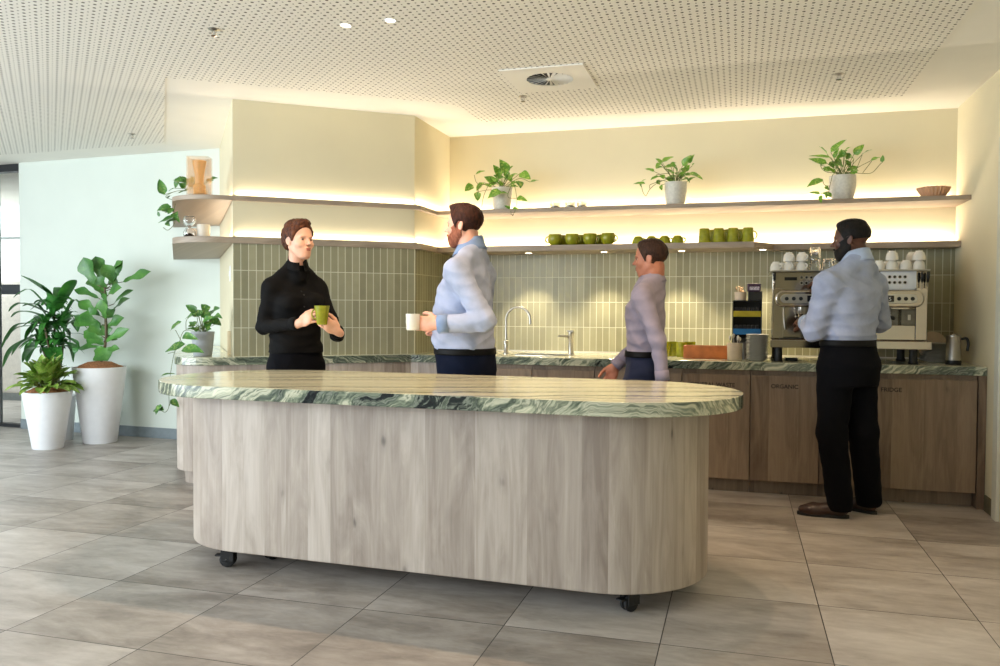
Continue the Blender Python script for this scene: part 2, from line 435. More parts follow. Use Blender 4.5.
# ---- glazed opening at the far left and what stands behind it
dv = Vector((d.x, d.y)).normalized()                       # runs away from the wall end, to the left
def lp(t, off=0): q = Vector((XJ, YJ + .07)) + dv * t; return (q.x - nrm.x * off, q.y - nrm.y * off)
def bar(t0, t1, z0, z1, w=.05): return MB().prism([lp(t0, -w / 2), lp(t1, -w / 2), lp(t1, w / 2), lp(t0, w / 2)], z0, z1)
struct(bar(0, 4.5, HC - .075, HC, .09).build('trim_2', MT['dark_frame']))
struct(bar(0, 4.5, 0, .035, .09).build('trim_3', MT['dark_frame']))
w1 = bar(.02, .98, .035, HC - .075, .012).build('window_1', MT['partition']); struct(w1)
fb = MB()
for (t0, t1, z0, z1) in ((.36, .42, .035, HC - .075), (.94, 1.0, .035, HC - .075)):
    fb.prism([lp(t0, -.025), lp(t1, -.025), lp(t1, .025), lp(t0, .025)], z0, z1)
fbo = fb.build('window_frame', flat('pale_frame', (206, 212, 212), .4, .03)); fbo.parent = w1
struct(MB().box(-13, -5, 9.4, 9.5, 0, HC).build('wall_far', flat('far_wall_paint', (226, 232, 232), .7, .01)))
struct(MB().box(-13, -5, 9.30, 9.4, 2.25, 2.36).build('trim_4', MT['grey_metal']))
cb = empty('storage_unit', (-9.6, 8.7, 0), 0, 'long beige low storage unit with a dark recess, behind the glass partition', 'cabinet')
MB().box(-2.2, 1.5, 0, .6, .1, 1.42).build('body', MT['cab_beige'], cb, bevel=.004)
MB().box(-2.2, 1.5, -.004, .0, 1.46, 1.55).build('dark_recess', MT['dark_frame'], cb)
MB().box(-2.2, 1.5, -.01, .6, 1.55, 1.60).build('top', MT['cab_beige'], cb, bevel=.004)
MB().box(-2.2, 1.5, -.0, .56, 1.42, 1.55).build('rail', MT['dark_frame'], cb)
MB().box(-2.2, 1.5, .02, .56, 0, .1).build('plinth', MT['grey_metal'], cb)
for k in range(4):
    MB().box(-2.19 + .92 * k, -1.29 + .92 * k, -.016, -.001, .12, 1.40).build('door', MT['cab_beige'], cb, bevel=.003)

# ------------------------------------------------------------------ joinery: back worktop run
YK = 5.78                                            # cabinet face
SLF = 5.766
ad = (Vector((XD, YD)) - Vector((XC, YC))).normalized()      # along the angled wall, leftwards
an = Vector((ad.y, -ad.x));  an = an if an.y < 0 else -an    # its outward normal (towards the camera)
bd = (Vector((XE, YE)) - Vector((XD, YD))).normalized()      # along the left return wall
bn = Vector((-bd.y, bd.x));  bn = bn if bn.x < 0 else -bn    # its outward normal (left)
def wrap_outline(fr, side, rad, extra=0.0, n=10):
    """front edge that follows angled wall (offset fr) and wraps round to the left return (offset side) with a rounded corner"""
    A = Vector((XC, YC)) + an * fr; B = Vector((XD, YD)) + bn * side
    # line1: A + ad*t ; line2: B + bd*s  -> intersection
    det = ad.x * (-bd.y) + ad.y * bd.x
    r = B - A; t = (r.x * (-bd.y) + r.y * bd.x) / det
    I = A + ad * t
    ang = math.acos(max(-1, min(1, (-ad).dot(bd)))); tl = rad / math.tan(ang / 2)
    P1 = I - ad * tl; P2 = I + bd * tl
    bis = ((-ad) + bd).normalized(); C = I + bis * (rad / math.sin(ang / 2))
    a1 = math.atan2((P1 - C).y, (P1 - C).x); a2 = math.atan2((P2 - C).y, (P2 - C).x)
    while a2 - a1 > PI: a2 -= 2 * PI
    while a2 - a1 < -PI: a2 += 2 * PI
    arc = [C + Vector((math.cos(a1 + (a2 - a1) * k / n), math.sin(a1 + (a2 - a1) * k / n))) * rad for k in range(n + 1)]
    # end at left wall
    e0 = Vector((XE, YE)); wd = (Vector((XJ, YJ)) - e0).normalized()
    det = bd.x * (-wd.y) + bd.y * wd.x; r = e0 - B; s = (r.x * (-wd.y) + r.y * wd.x) / det
    E_ = B + bd * s
    return arc, E_
def wrap_poly(fr, side, rad, yfront, xend, inner=.0):
    arc, E_ = wrap_outline(fr, side, rad)
    # front starts on the straight run: intersection of y=yfront with the angled front line
    A = Vector((XC, YC)) + an * fr; t = (yfront - A.y) / ad.y; Q = A + ad * t
    pl = [(xend, yfront), (Q.x, Q.y)] + [tuple(p) for p in arc] + [tuple(E_ + Vector((0, -.004))), (XE + .0, YE - .004)]
    pl += [(XD - .002, YD - .002), (XC, YC - .01)]
    return pl, Q
# worktop
pl, Q = wrap_poly(.075, .39, .26, SLF, XR - .004)
pl[-1] = (XC + .009, YC - .012); pl.append((XC + .009, YB - .0145)); pl.append((XR - .004, YB - .0145))
pl = [(p[0], p[1]) for p in pl]
pl = [pl[0]] + pl[1:-3] + pl[-3:]
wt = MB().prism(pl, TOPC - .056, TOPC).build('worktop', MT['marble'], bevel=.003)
tag(wt, 'long green veined stone worktop running under the tiled splashback', 'worktop')
# sink basin: flat dark face in a thin steel rim, inner shade painted in
# cabinets under the worktop
units = [(-1.9136, -1.4389), (-1.4389, -.9808), (-.9808, -.3717), (-.3717, .0811), (.0811, .5205), (.5205, .8364), (.8364, 1.4493)]
words = {3: 'GENERAL WASTE', 4: 'ORGANIC', 6: 'FRIDGE'}
names = ['pale oak cabinet unit left of the gooseneck tap', 'pale oak cabinet unit under the sink', 'wide oak cabinet unit behind the walking person', 'oak bin cabinet lettered GENERAL WASTE', 'oak bin cabinet lettered ORGANIC', 'narrow oak cabinet unit between the ORGANIC and FRIDGE cabinets', 'wide oak fridge cabinet lettered FRIDGE at the right end']
def text_mesh(body, size, loc, rot, m, parent, name='lettering', ext=.0008, align='LEFT', bold=0.0):
    cu = bpy.data.curves.new(name, 'FONT'); cu.body = body; cu.size = size; cu.extrude = ext; cu.align_x = align; cu.offset = bold
    o = bpy.data.objects.new('tmp', cu); COL.objects.link(o)
    dg = bpy.context.evaluated_depsgraph_get(); me = bpy.data.meshes.new_from_object(o.evaluated_get(dg))
    bpy.data.objects.remove(o); bpy.data.curves.remove(cu)
    me.materials.clear(); me.materials.append(m)
    t = bpy.data.objects.new(name, me); COL.objects.link(t); t.location = loc; t.rotation_euler = rot; t.parent = parent
    return t
for i, (a, b) in enumerate(units):
    e = empty('base_cabinet', (a, YK, 0), 0, names[i], 'cabinet', 'base cabinets under the back worktop')
    w = b - a
    MB().box(.001, w - .001, .022, .80, .1, TOPC - .057).build('body', MT['oak_cab'], e)
    MB().box(.003, w - .003, 0, .02, .1, .812).build('door', MT['oak_cab'], e, bevel=.0015)
    MB().box(.001, w - .001, .085, .10, 0, .099).build('plinth', MT['oak_cab'], e)
    if i in words:
        x0 = {3: .055, 4: .132, 6: .052}[i]
        dr = [c for c in e.children if c.name.startswith('door')][0]
        text_mesh(words[i], .038, (x0, -.0002, .728), (PI / 2, 0, 0), MT['lettering'], dr, bold=.0006)
e = empty('end_panel', (1.4493, YK - .006, 0), 0, 'narrow vertical oak end panel between the fridge cabinet and the right wall', 'panel')
MB().box(.004, .0485, 0, .80, 0, TOPC - .057).build('board', MT['oak_cab'], e, bevel=.0015)
# cabinet in front of the angled wall, wrapping round at the left end
arc, E_ = wrap_outline(.06, .375, .25)
A = Vector((XC, YC)) + an * .06; t = (YK - A.y) / ad.y; Q2 = A + ad * t
cp = [(-1.9156, YK), (Q2.x, Q2.y)] + [tuple(p) for p in arc] + [(E_.x, E_.y - .008), (XE - .01, YE - .008), (XD - .003, YD - .003), (XC + .009, YC - .014), (XC + .009, YB - .02), (-1.9156, YB - .02)]
e = empty('curved_cabinet', (0, 0, 0), 0, 'pale oak cabinet with a rounded left end below the angled tiled wall', 'cabinet')
MB().prism(cp, .1, TOPC - .057).build('body', MT['oak'], e, smooth=30)
arc3, E3 = wrap_outline(.0, .32, .2)
cp2 = [(-1.9156, YK + .09), (XC + .2, YK + .09)] + [(XC + .03, YC - .02)] + [(XD + .01, YD - .006)] + [tuple(p) for p in arc3[3:]] + [(E3.x, E3.y - .02), (XE - .01, YE - .02), (XD - .003, YD - .003), (XC + .009, YC - .01), (XC + .009, YB - .02), (-1.9156, YB - .02)]
MB().prism([tuple(p) for p in arc3] + [(E3.x, E3.y - .02), (XE - .01, YE - .02), (XD - .006, YD - .006)], 0, .099).build('plinth', MT['oak'], e, smooth=30)
MB().box(-2.36, -1.9156, YK + .085, YK + .1, 0, .099).build('plinth', MT['oak'], e)

# sink: rim + basin (flat on the worktop; the basin's shade is in its colour)
e = empty('sink', (-1.44, 6.12, TOPC), 0, 'small dark undermount sink basin between the two taps', 'sink')
rim = MB(); ow, od, r_ = .21, .13, .05
def rrect(w, dd, r, n=6):
    o = []
    for cx, cyy, a0 in ((w - r, dd - r, 0), (-w + r, dd - r, PI / 2), (-w + r, -dd + r, PI), (w - r, -dd + r, 3 * PI / 2)):
        o += [(cx + r * math.cos(a0 + PI / 2 * k / n), cyy + r * math.sin(a0 + PI / 2 * k / n)) for k in range(n + 1)]
    return o
o1 = rrect(ow, od, r_); o2 = rrect(ow - .012, od - .012, r_ - .01); n_ = len(o1)
vs = [(x, y, .0005) for x, y in o1] + [(x, y, .0035) for x, y in o1] + [(x, y, .0035) for x, y in o2] + [(x, y, .0012) for x, y in o2]
fs = []
for lvl in range(3): fs += [(lvl * n_ + i, lvl * n_ + (i + 1) % n_, (lvl + 1) * n_ + (i + 1) % n_, (lvl + 1) * n_ + i) for i in range(n_)]
MB().add(vs, fs).build('rim', MT['steel'], e, smooth=30)
MB().add([(x, y, .0013) for x, y in o2], [tuple(range(n_))]).build('basin', flat('sink_basin_shade', (58, 52, 40), .35, .1, metal=.5), e)

# taps
def V(*a): return Vector(a)
P0 = aty(507, 356, 6.15); tx = P0.x
e = empty('gooseneck_tap', (tx, 6.12, TOPC), 0, 'tall slender chrome gooseneck tap beside the sink', 'tap')
hz = aty(507, 320, 6.12).z - TOPC
pts = [(0, 0, .0), (0, 0, hz * .5), (0, 0, hz)]
rad = .10
arcp = [(rad - rad * math.cos(a), -.01 * a, hz + rad * math.sin(a)) for a in [PI * k / 14 for k in range(15)]]
MB().tube([(0, 0, 0.0), (0, 0, .05), (0, 0, hz * .5)] + arcp + [(2 * rad, -.033, hz - .03)], .0085, 12).build('spout', MT['steel'], e, smooth=40)
MB().lathe([(0, 0), (.02, 0), (.02, .012), (.014, .02), (.014, .075), (.02, .08), (.02, .105), (.012, .11), (.0, .11)], 20).build('base', MT['steel'], e, smooth=40)
MB().tube([(0, -.015, .093), (.0, -.045, .097)], .005, 8).build('handle', MT['steel'], e, smooth=40)
P1 = aty(571.5, 355.5, 6.17)
e = empty('mixer_tap', (P1.x, 6.15, TOPC), 0, 'short thick chrome mixer tap right of the sink', 'tap')
MB().lathe([(0, 0), (.026, 0), (.026, .006), (.022, .01), (.0215, .15), (.024, .155), (.024, .175), (.0, .178)], 24).build('body', MT['steel'], e, smooth=40)
MB().tube([(-.012, -.004, .14), (-.05, -.018, .146), (-.088, -.03, .15), (-.092, -.031, .138)], [.011, .009, .008, .008], 10).build('spout', MT['steel'], e, smooth=40)
MB().box(-.034, .018, -.012, .012, .178, .19).build('lever', MT['steel'], e, bevel=.003)

# ------------------------------------------------------------------ shelves
ZS, ZL = 2.038, 1.748
def shelf(name, z, th, deep_y, fr, side, rad, label, narrow=None):
    e = empty(name, (0, 0, 0), 0, label, 'shelf')
    arc, E_ = wrap_outline(fr, side, rad, n=14)
    A = Vector((XC, YC)) + an * fr
    xs = XC + .047                              # front of the short piece along the side return
    t = ((xs) - A.x) / ad.x; Qs = A + ad * t
    pl = [(XR - .003, deep_y)] if narrow is None else [(XR - .003, narrow), (.24, narrow), (.10, deep_y)]
    pl += [(xs, deep_y), (Qs.x, Qs.y)] + [tuple(p) for p in arc] + [(E_.x, E_.y - .003), (XE - .003, YE - .003), (XD - .002, YD - .001), (XC + .003, YC - .003), (XC + .003, YB - .003), (XR - .003, YB - .003)]
    MB().prism(pl, z - th, z).build('board', MT['oak_shelf'], e, bevel=.0015, smooth=25)
    return e
sh1 = shelf('upper_shelf', ZS, .032, 6.222, .018, .40, .30, 'upper pale oak shelf with three potted plants and a scalloped bowl')
sh2 = shelf('lower_shelf', ZL, .044, 6.222, .018, .40, .30, 'lower pale oak shelf with the olive green mugs, above the tiles', narrow=6.468)
# LED channels at the back of each shelf (the strips that wash the wall)
def led(parent, a, b, z, n):
    a = Vector((*a, z)); b = Vector((*b, z)); dirn = (b - a).normalized()
    w = Vector((-dirn.y, dirn.x, 0)) * .004
    MB().prism([tuple((a - w)[:2]), tuple((b - w)[:2]), tuple((b + w)[:2]), tuple((a + w)[:2])], z + .0005, z + .005).build('led_channel', MT['lamp_led'], parent)
MT['lamp_led'] = emis('led_diffuser', (255, 226, 180), 3)
def area(name, loc, rot, sx, sy, power, col, spread=None, shape='RECTANGLE'):
    l = bpy.data.lights.new(name, 'AREA'); l.shape = shape; l.size = sx; l.size_y = sy; l.energy = power; l.color = col
    if spread: l.spread = spread
    o = bpy.data.objects.new(name, l); COL.objects.link(o); o.location = loc; o.rotation_euler = rot; return o
def strip(a, b, z, off, power_per_m, col=(1.0, .83, .62), tilt=0):
    a = Vector(a); b = Vector(b); dd = (b - a); L = dd.length; m = (a + b) / 2; ang = math.atan2(dd.y, dd.x)
    o = area('led_strip_light', (m.x, m.y, z), (0, 0, 0), L, .012, power_per_m * L, col)
    # face up, tilted to the wall
    o.rotation_mode = 'XYZ'; R = Matrix.Rotation(ang, 4, 'Z') @ Matrix.Rotation(PI + tilt, 4, 'X'); o.rotation_euler = R.to_euler()
    return o
for (e_, z, yb, pw) in ((sh1, ZS, YB, LEDU), (sh2, ZL, YB, LEDL)):
    led(e_, (XC + .03, yb - .03), (XR - .02, yb - .03), z, 0)
    strip((XC + .03, yb - .03), (XR - .02, yb - .03), z + .008, 0, pw)
    led(e_, (XC + .018, YC + .02), (XC + .018, YB - .04), z, 0)
    strip((XC + .02, YC + .02), (XC + .02, YB - .04), z + .008, 0, pw * .6)
    a_ = Vector((XD, YD)) + an * .009 - ad * .02; b_ = Vector((XC, YC)) + an * .009
    strip(a_, b_, z + .008, 0, pw * .5)
    a_ = Vector((XD, YD)) + bn * .02 + bd * .05; b_ = Vector((XE, YE)) + bn * .02 - bd * .1
    led(e_, a_, b_, z, 0); strip(a_, b_, z + .008, 0, pw * .35)

# downlights under the lower shelf
for (x, y) in ((525, 252), (602, 251), (681, 250), (763, 249)):
    P = atz(x, y, 1.703)
    Y = 6.42
    e = empty('shelf_spotlight', (P.x, Y, 1.7035), 0, None, 'light', 'spotlights recessed under the lower shelf')
    MB().lathe([(0, -.0005), (.030, -.0005), (.034, -.003), (.036, 0), (0, 0)], 24).build('trim_ring', MT['steel'], e, smooth=30)
    MB().lathe([(0, -.0035), (.024, -.0030), (.024, -.001), (0, -.001)], 20).build('lens', MT['lamp'], e, smooth=30)
    l = bpy.data.lights.new('shelf_spot', 'SPOT'); l.energy = SHELFSPOT; l.color = (1, .86, .62); l.spot_size = math.radians(95); l.spot_blend = .6; l.shadow_soft_size = .02
    lo = bpy.data.objects.new('shelf_spot_light', l); COL.objects.link(lo); lo.location = (P.x, Y, 1.69); lo.rotation_euler = (-.12, 0, 0)
sp = [o for o in COL.objects if o.name.startswith('shelf_spotlight')]
for o, s in zip(sp, ('small round spotlight under the lower shelf, nearest the gooseneck tap', 'small round spotlight under the lower shelf, below the upright green mugs', 'small round spotlight under the lower shelf, below the low green bowls', 'small round spotlight under the lower shelf where the shelf narrows')):
    o['label'] = s

# ------------------------------------------------------------------ ceiling fittings
def downlight(x, y, label):
    e = empty('ceiling_downlight', (x, y, HC - .004), 0, label, 'light', 'recessed downlights in the perforated ceiling')
    MB().lathe([(.020, 0), (.026, -.0005), (.029, -.004), (.032, -.0035), (.033, 0)], 28).build('trim_ring', MT['white_plastic'], e, smooth=40)
    MB().lathe([(0, -.001), (.022, -.001), (.022, -.0022), (0, -.0022)], 24).build('lens', MT['lamp'], e, smooth=30)
    l = bpy.data.lights.new('downlight_spot', 'SPOT'); l.energy = DOWN; l.color = (1, .72, .48); l.spot_size = math.radians(104); l.spot_blend = .55; l.shadow_soft_size = .018
    lo = bpy.data.objects.new('downlight_spot_light', l); COL.objects.link(lo); lo.location = (x, y, HC - .03)
    return e
downlight(-1.977, 3.899, 'left of two small round downlights set in the ceiling above the island')
downlight(-1.724, 3.893, 'right of two small round downlights set in the ceiling above the island')
for x, y in ((-.54, 3.86), (-.237, 3.86), (1.02, 3.88)):
    l = bpy.data.lights.new('downlight_spot', 'SPOT'); l.energy = DOWN * (1.0 if x < 1 else .45); l.color = (1, .68, .42); l.spot_size = math.radians(104); l.spot_blend = .55; l.shadow_soft_size = .018
    lo = bpy.data.objects.new('downlight_spot_light', l); COL.objects.link(lo); lo.location = (x, y, HC - .03)
# air vent
vc = Vector((-1.172, 5.125, HC - .004))
e = empty('ceiling_vent', vc, 0, 'square swirl-type air diffuser with radial blades in the ceiling', 'vent')
hw = .262
fr = MB(); N = 40
sq = []
for i in range(N):
    a = 2 * PI * i / N; c, s = math.cos(a), math.sin(a); k = hw / max(abs(c), abs(s)); sq.append((c * k, s * k))
R0 = .148
vs = [(x, y, 0) for x, y in sq] + [(x, y, -.008) for x, y in sq] + [(R0 * math.cos(2 * PI * i / N), R0 * math.sin(2 * PI * i / N), -.008) for i in range(N)] + [(R0 * math.cos(2 * PI * i / N), R0 * math.sin(2 * PI * i / N), 0) for i in range(N)]
fs = []
for lv in range(3): fs += [(lv * N + i, (lv + 1) * N + i, (lv + 1) * N + (i + 1) % N, lv * N + (i + 1) % N) for i in range(N)]
fr.add(vs, fs); fr.build('face_plate', MT['ceiling'], e, smooth=30)
MB().lathe([(0, -.0005), (R0 + .003, -.0005), (R0 + .003, -.0012), (0, -.0012)], 32).build('dark_throat', flat('vent_throat', (52, 54, 56), .7), e)
for k in range(22):
    a = 2 * PI * k / 22
    Mx = Matrix.Rotation(a, 4, 'Z') @ Matrix.Translation((0, 0, -.005)) @ Matrix.Rotation(-.55, 4, 'X')
    MB().add([(.02, -.003, 0), (R0, -.012, 0), (R0, .012, 0), (.02, .003, 0), (.02, -.003, -.001), (R0, -.012, -.001), (R0, .012, -.001), (.02, .003, -.001)], [(0, 1, 2, 3), (7, 6, 5, 4), (0, 4, 5, 1), (1, 5, 6, 2), (2, 6, 7, 3), (3, 7, 4, 0)], Mx).build('blade', MT['ceiling'], e)
MB().lathe([(0, -.010), (.022, -.010), (.024, -.006), (.024, -.001), (0, -.001)], 20).build('hub', MT['ceiling'], e, smooth=40)
# sprinklers
for (x, y), s in zip(((214, 34), (132, 137), (523, 100), (839, 78)), ('fire sprinkler head in the perforated ceiling above the island, near the two downlights', 'fire sprinkler head in the ceiling above the left wall plants', 'fire sprinkler head in the ceiling beside the air diffuser', 'fire sprinkler head in the ceiling at right above the potted plants')):
    P = atz(x, y, HC - .03)
    e = empty('sprinkler_head', (P.x, P.y, HC - .0035), 0, s, 'sprinkler', 'sprinkler heads')
    MB().lathe([(0, 0), (.030, 0), (.030, -.004), (.018, -.008), (.012, -.012), (0, -.012)], 20).build('escutcheon', MT['steel'], e, smooth=40)
    MB().tube([(-.009, 0, -.010), (-.011, 0, -.025), (-.004, 0, -.036)], .0022, 6).tube([(.009, 0, -.010), (.011, 0, -.025), (.004, 0, -.036)], .0022, 6).tube([(0, 0, -.010), (0, 0, -.034)], .0025, 6).build('frame_arms', MT['steel'], e)
    MB().lathe([(0, -.036), (.015, -.036), (.016, -.038), (0, -.039)], 14).build('deflector', MT['darksteel'], e)

# ------------------------------------------------------------------ island
IR = -math.atan(.033)
IC = Vector((-1.43, 3.675, 0))
isl = empty('kitchen_island', IC, IR, 'long oak kitchen island with rounded ends and green stone top on castors', 'island')
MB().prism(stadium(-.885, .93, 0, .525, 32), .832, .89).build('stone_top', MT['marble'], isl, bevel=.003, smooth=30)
MB().prism(stadium(-.845, .885, .045, .425, 32), .095, .8315).build('body', MT['oak'], isl, bevel=.004, smooth=30)
def caster(x, y, rot):
    M_ = Matrix.Translation((x, y, 0)) @ Matrix.Rotation(rot, 4, 'Z')
    o = MB().box(-.04, .04, -.04, .04, .089, .0945, M_)
    for s in (-1, 1): o.box(-.028, .034, s * .026 - .002, s * .026 + .002, .03, .09, M_)
    o.tube([M_ @ Vector((0, -.03, .0375)), M_ @ Vector((0, .03, .0375))], .006, 8)
    o.box(-.06, -.02, -.018, .018, .052, .060, M_ @ Matrix.Rotation(.0, 4, 'Y'))
    c = o.build('castor', MT['black'], isl, bevel=.002)
    w = MB()
    for s in (-1, 1):
        W = M_ @ Matrix.Translation((.0, s * .012, .0375)) @ Matrix.Rotation(PI / 2, 4, 'X')
        w.lathe([(0, -.009), (.014, -.009), (.03, -.009), (.0365, -.006), (.0375, 0), (.0365, .006), (.03, .009), (0, .009)], 24, W)
    w.build('wheel', MT['rubber'], c, smooth=40)
iM = (Matrix.Translation(IC) @ Matrix.Rotation(IR, 4, 'Z')).inverted()
for (x, y, r) in ((-2.345, 3.395, .3), (-2.21, 3.56, 1.2), (-.42, 3.375, .9), (-.45, 3.95, 2.0), (-2.3, 3.98, .6)):
    q = iM @ Vector((x, y, 0)); caster(q.x, q.y, r)
# ------------------------------------------------------------------ plants
def leaf(mb, b, t, w, nh=None, fold=.25, droop=.12, shape='heart', n=7, M=None):
    b = Vector(b); t = Vector(t); d = t - b; L = d.length
    if L < 1e-5: return
    d.normalize()
    if nh is None:
        nh = Vector((random.uniform(-.5, .5), -.75 + random.uniform(-.3, .3), .65 + random.uniform(-.3, .3)))
    nh = Vector(nh); side = d.cross(nh)
    if side.length < .05: side = d.cross(Vector((1, 0, 0)))
    side.normalize(); nn = side.cross(d).normalized()
    vs = []; fs = []
    for i in range(n + 1):
        s = i / n
        if shape == 'heart': ww = math.sin(PI * min(1, s) ** .62) ** .8 * (1 - .15 * s)
        elif shape == 'oval': ww = math.sin(PI * s ** .85) ** .75
        elif shape == 'fiddle': ww = (math.sin(PI * s ** 1.25) ** .6) * (.8 + .25 * math.cos(s * 9))
        else: ww = math.sin(PI * s ** .7) ** .7
        ww = abs(ww) * w * .5
        c = b + d * (L * s) + nn * (droop * L * 4 * s * (1 - s) * .5)
        wav = math.sin(s * 11 + L * 40) * w * .04
        vs += [c - side * ww + nn * (fold * ww + wav), c - side * ww * .5 + nn * fold * ww * .35, c, c + side * ww * .5 + nn * fold * ww * .35, c + side * ww + nn * (fold * ww - wav)]
    for i in range(n):
        for k in range(4):
            a = i * 5 + k; fs.append((a, a + 1, a + 6, a + 5))
    mb.add(vs, fs, M)
def strap(mb, pts, w, M=None, fold=.3):
    P = bez(pts, 6); n = len(P); vs = []; fs = []
    for i, p in enumerate(P):
        s = i / (n - 1); t = (P[min(i + 1, n - 1)] - P[max(i - 1, 0)]).normalized()
        side = t.cross(Vector((0, 0, 1)));
        if side.length < .1: side = Vector((1, 0, 0))
        side.normalize(); nn = side.cross(t); ww = w * .5 * (math.sin(PI * min(.999, .06 + s * .94) ** .75) ** .6)
        vs += [p - side * ww + nn * fold * ww, p, p + side * ww + nn * fold * ww]
    for i in range(n - 1):
        for k in range(2): a = i * 3 + k; fs.append((a, a + 1, a + 4, a + 3))
    mb.add(vs, fs, M)
def crop_pt(x0, y0, sc, Y):
    return lambda x, y, dy=0: aty(x0 + x / sc, y0 + y / sc, Y + dy)
def potted(name, root, label, cat, group, pot_prof, potmat, leaves, vines, P, leafmat, vine_r=.0022, shape='heart', spread=.09, flute=False, soil_r=None, soil_z=None, extra=None, fill=12):
    e = empty(name, root, 0, label, cat, group)
    T = Matrix.Translation(-Vector(root))
    MB().lathe(pot_prof, 40, None, .02 if flute else 0, 22 if flute else 0).build('pot', potmat, e, smooth=50)
    rr = soil_r; MB().lathe([(0, soil_z - .01), (rr, soil_z - .01), (rr * .9, soil_z), (rr * .4, soil_z + .006), (0, soil_z + .008)], 20).build('soil', MT['soil'] if extra != 'dark' else flat('dark_soil', (54, 42, 32), .9, .2, 80), e, smooth=40)
    f = MB(); v = MB(); top = Vector((root[0], root[1], root[2] + soil_z))
    for L in leaves:
        x0, y0, x1, y1, w = L[:5]
        dy = L[5] if len(L) > 5 else random.uniform(-spread, spread * .7)
        b = P(x0, y0, dy); t = P(x1, y1, dy + random.uniform(-.05, .03))
        leaf(f, b, t, w * P.k * 1.22, fold=random.uniform(.12, .4), droop=random.uniform(.03, .2), shape=shape, M=T)
        if len(L) <= 6:      # petiole towards the pot
            up = (top - b).length
            if up < .22:
                mid = b.lerp(top, .5) + Vector((0, 0, .01)); q = top + Vector((random.uniform(-.03, .03), random.uniform(-.03, .03), -.01))
                v.tube(bez([q, mid, b], 4), [vine_r * .9] * 9, 5, T)
    for vn in vines:
        pts = [P(x, y, dz) for (x, y, dz) in vn]
        pp = bez(pts, 6); v.tube(pp, vine_r, 6, T)
    for k in range(fill):
        a = k * 2.4 + root[0]; r_ = random.uniform(.02, .10); b = top + Vector((math.cos(a) * r_, math.sin(a) * r_ * .8, random.uniform(.02, .10)))
        t = b + Vector((math.cos(a), math.sin(a) * .8, random.uniform(-.1, .7))).normalized() * random.uniform(.05, .075)
        leaf(f, b, t, random.uniform(.035, .05), fold=.25, droop=.12, shape='heart', M=T); v.tube(bez([top + Vector((math.cos(a) * .01, math.sin(a) * .01, -.01)), b.lerp(top, .5) + Vector((0, 0, .012)), b], 3), vine_r * .8, 5, T)
    f.build('foliage', leafmat, e, smooth='all')
    if v.v: v.build('stems', MT['stem'], e, smooth='all')
    return e
def mkP(x0, y0, sc, Y):
    f = crop_pt(x0, y0, sc, Y)
    class _P:
        k = (Y * 1.0) / FPX / sc
        def __call__(s, x, y, dy=0): return f(x, y, dy)
    return _P()
def potprof(rt, rb, h, th=.006, belly=0):
    o = [(0, 0), (rb * .92, 0), (rb, .006)]
    for k in range(1, 9):
        s = k / 8; o.append((rb + (rt - rb) * s + belly * math.sin(PI * s), .006 + (h - .006) * s))
    o += [(rt - th, h), (rt - th - .002, h - .03), (0, h - .03)]
    return o
# A: shelf plant left
YA = 6.36
PA = mkP(455, 140, 8.32, YA)
la = [(440,270,370,160,75), (380,300,315,205,60), (460,235,485,215,18), (345,365,240,305,65), (170,285,250,258,34), (150,375,80,428,66), (240,355,180,430,66), (190,430,190,508,55), (460,290,545,290,28), (545,275,632,328,70), (625,350,695,335,38), (530,340,545,402,62), (515,480,605,510,44, -.05, 1), (385,430,270,490,84, -.13, 1), (370,440,442,448,34, -.12, 1), (460,570,410,545,24, -.14, 1), (480,565,530,575,22, -.15, 1), (390,250,365,305,45), (430,260,440,325,50), (400,300,350,330,50), (450,300,470,350,40), (360,330,330,290,30)]
va = [[(420,365,0), (300,360,-.05), (262,410,-.11), (235,480,-.13), (222,560,-.13)], [(480,360,-.03), (500,400,-.1), (515,500,-.12), (508,560,-.15), (480,630,-.155), (462,590,-.15)], [(420,362,0), (345,350,0), (240,372,0), (180,355,0), (160,290,0)], [(470,350,0), (545,320,0), (625,350,0)], [(470,370,-.1), (440,470,-.13), (510,490,-.05)], [(300,360,-.05), (210,380,-.03), (190,440,0)]]
rA = aty(502, 200, YA); rA.z = ZS
potted('potted_pothos', tuple(rA), 'trailing pothos in a plain pale pot on the upper shelf, leftmost of the three pothos', 'plant', 'pothos plants on the upper shelf', potprof(.084, .066, .185), MT['stoneware'], la, va, PA, MT['pothos'], soil_r=.074, soil_z=.165, extra='dark')
YB_ = 6.40
PB = mkP(620, 140, 8.32, YB_)
lb = [(350,185,445,140,46), (345,195,293,155,34), (335,190,298,238,40), (285,262,205,240,40), (470,215,355,228,40), (330,305,252,335,46), (305,335,332,372,34), (210,362,103,368,32), (172,352,215,330,20), (172,350,180,392,28), (375,315,325,300,36), (520,215,592,125,52), (570,190,620,120,46), (600,215,620,195,24), (540,265,580,205,46), (570,275,692,332,46), (530,300,582,356,30), (490,290,548,268,34), (340,375,350,422,28), (420,210,470,190,36), (360,230,300,240,30), (500,240,545,290,50), (480,260,440,215,36), (555,230,520,200,30)]
vb = [[(440,320,0), (380,330,-.05), (300,365,-.08), (245,415,-.1), (215,465,-.1), (190,430,-.1), (180,385,-.1)], [(380,330,-.05), (255,370,-.04), (248,405,-.04)], [(430,320,0), (400,260,0)], [(445,320,0), (445,230,0)], [(470,320,0), (490,260,0)], [(300,290,0), (400,280,0), (440,320,0)]]
rB = aty(675.5, 195, YB_); rB.z = ZS
potted('potted_pothos', tuple(rB), 'pothos in a rounded grey pot mid-shelf on the upper shelf, one vine looping left', 'plant', 'pothos plants on the upper shelf', potprof(.084, .066, .182, belly=.006), MT['stoneware'], lb, vb, PB, MT['pothos'], soil_r=.074, soil_z=.165, extra='dark')
YC_ = 6.40
PC = mkP(790, 130, 7.836, YC_)
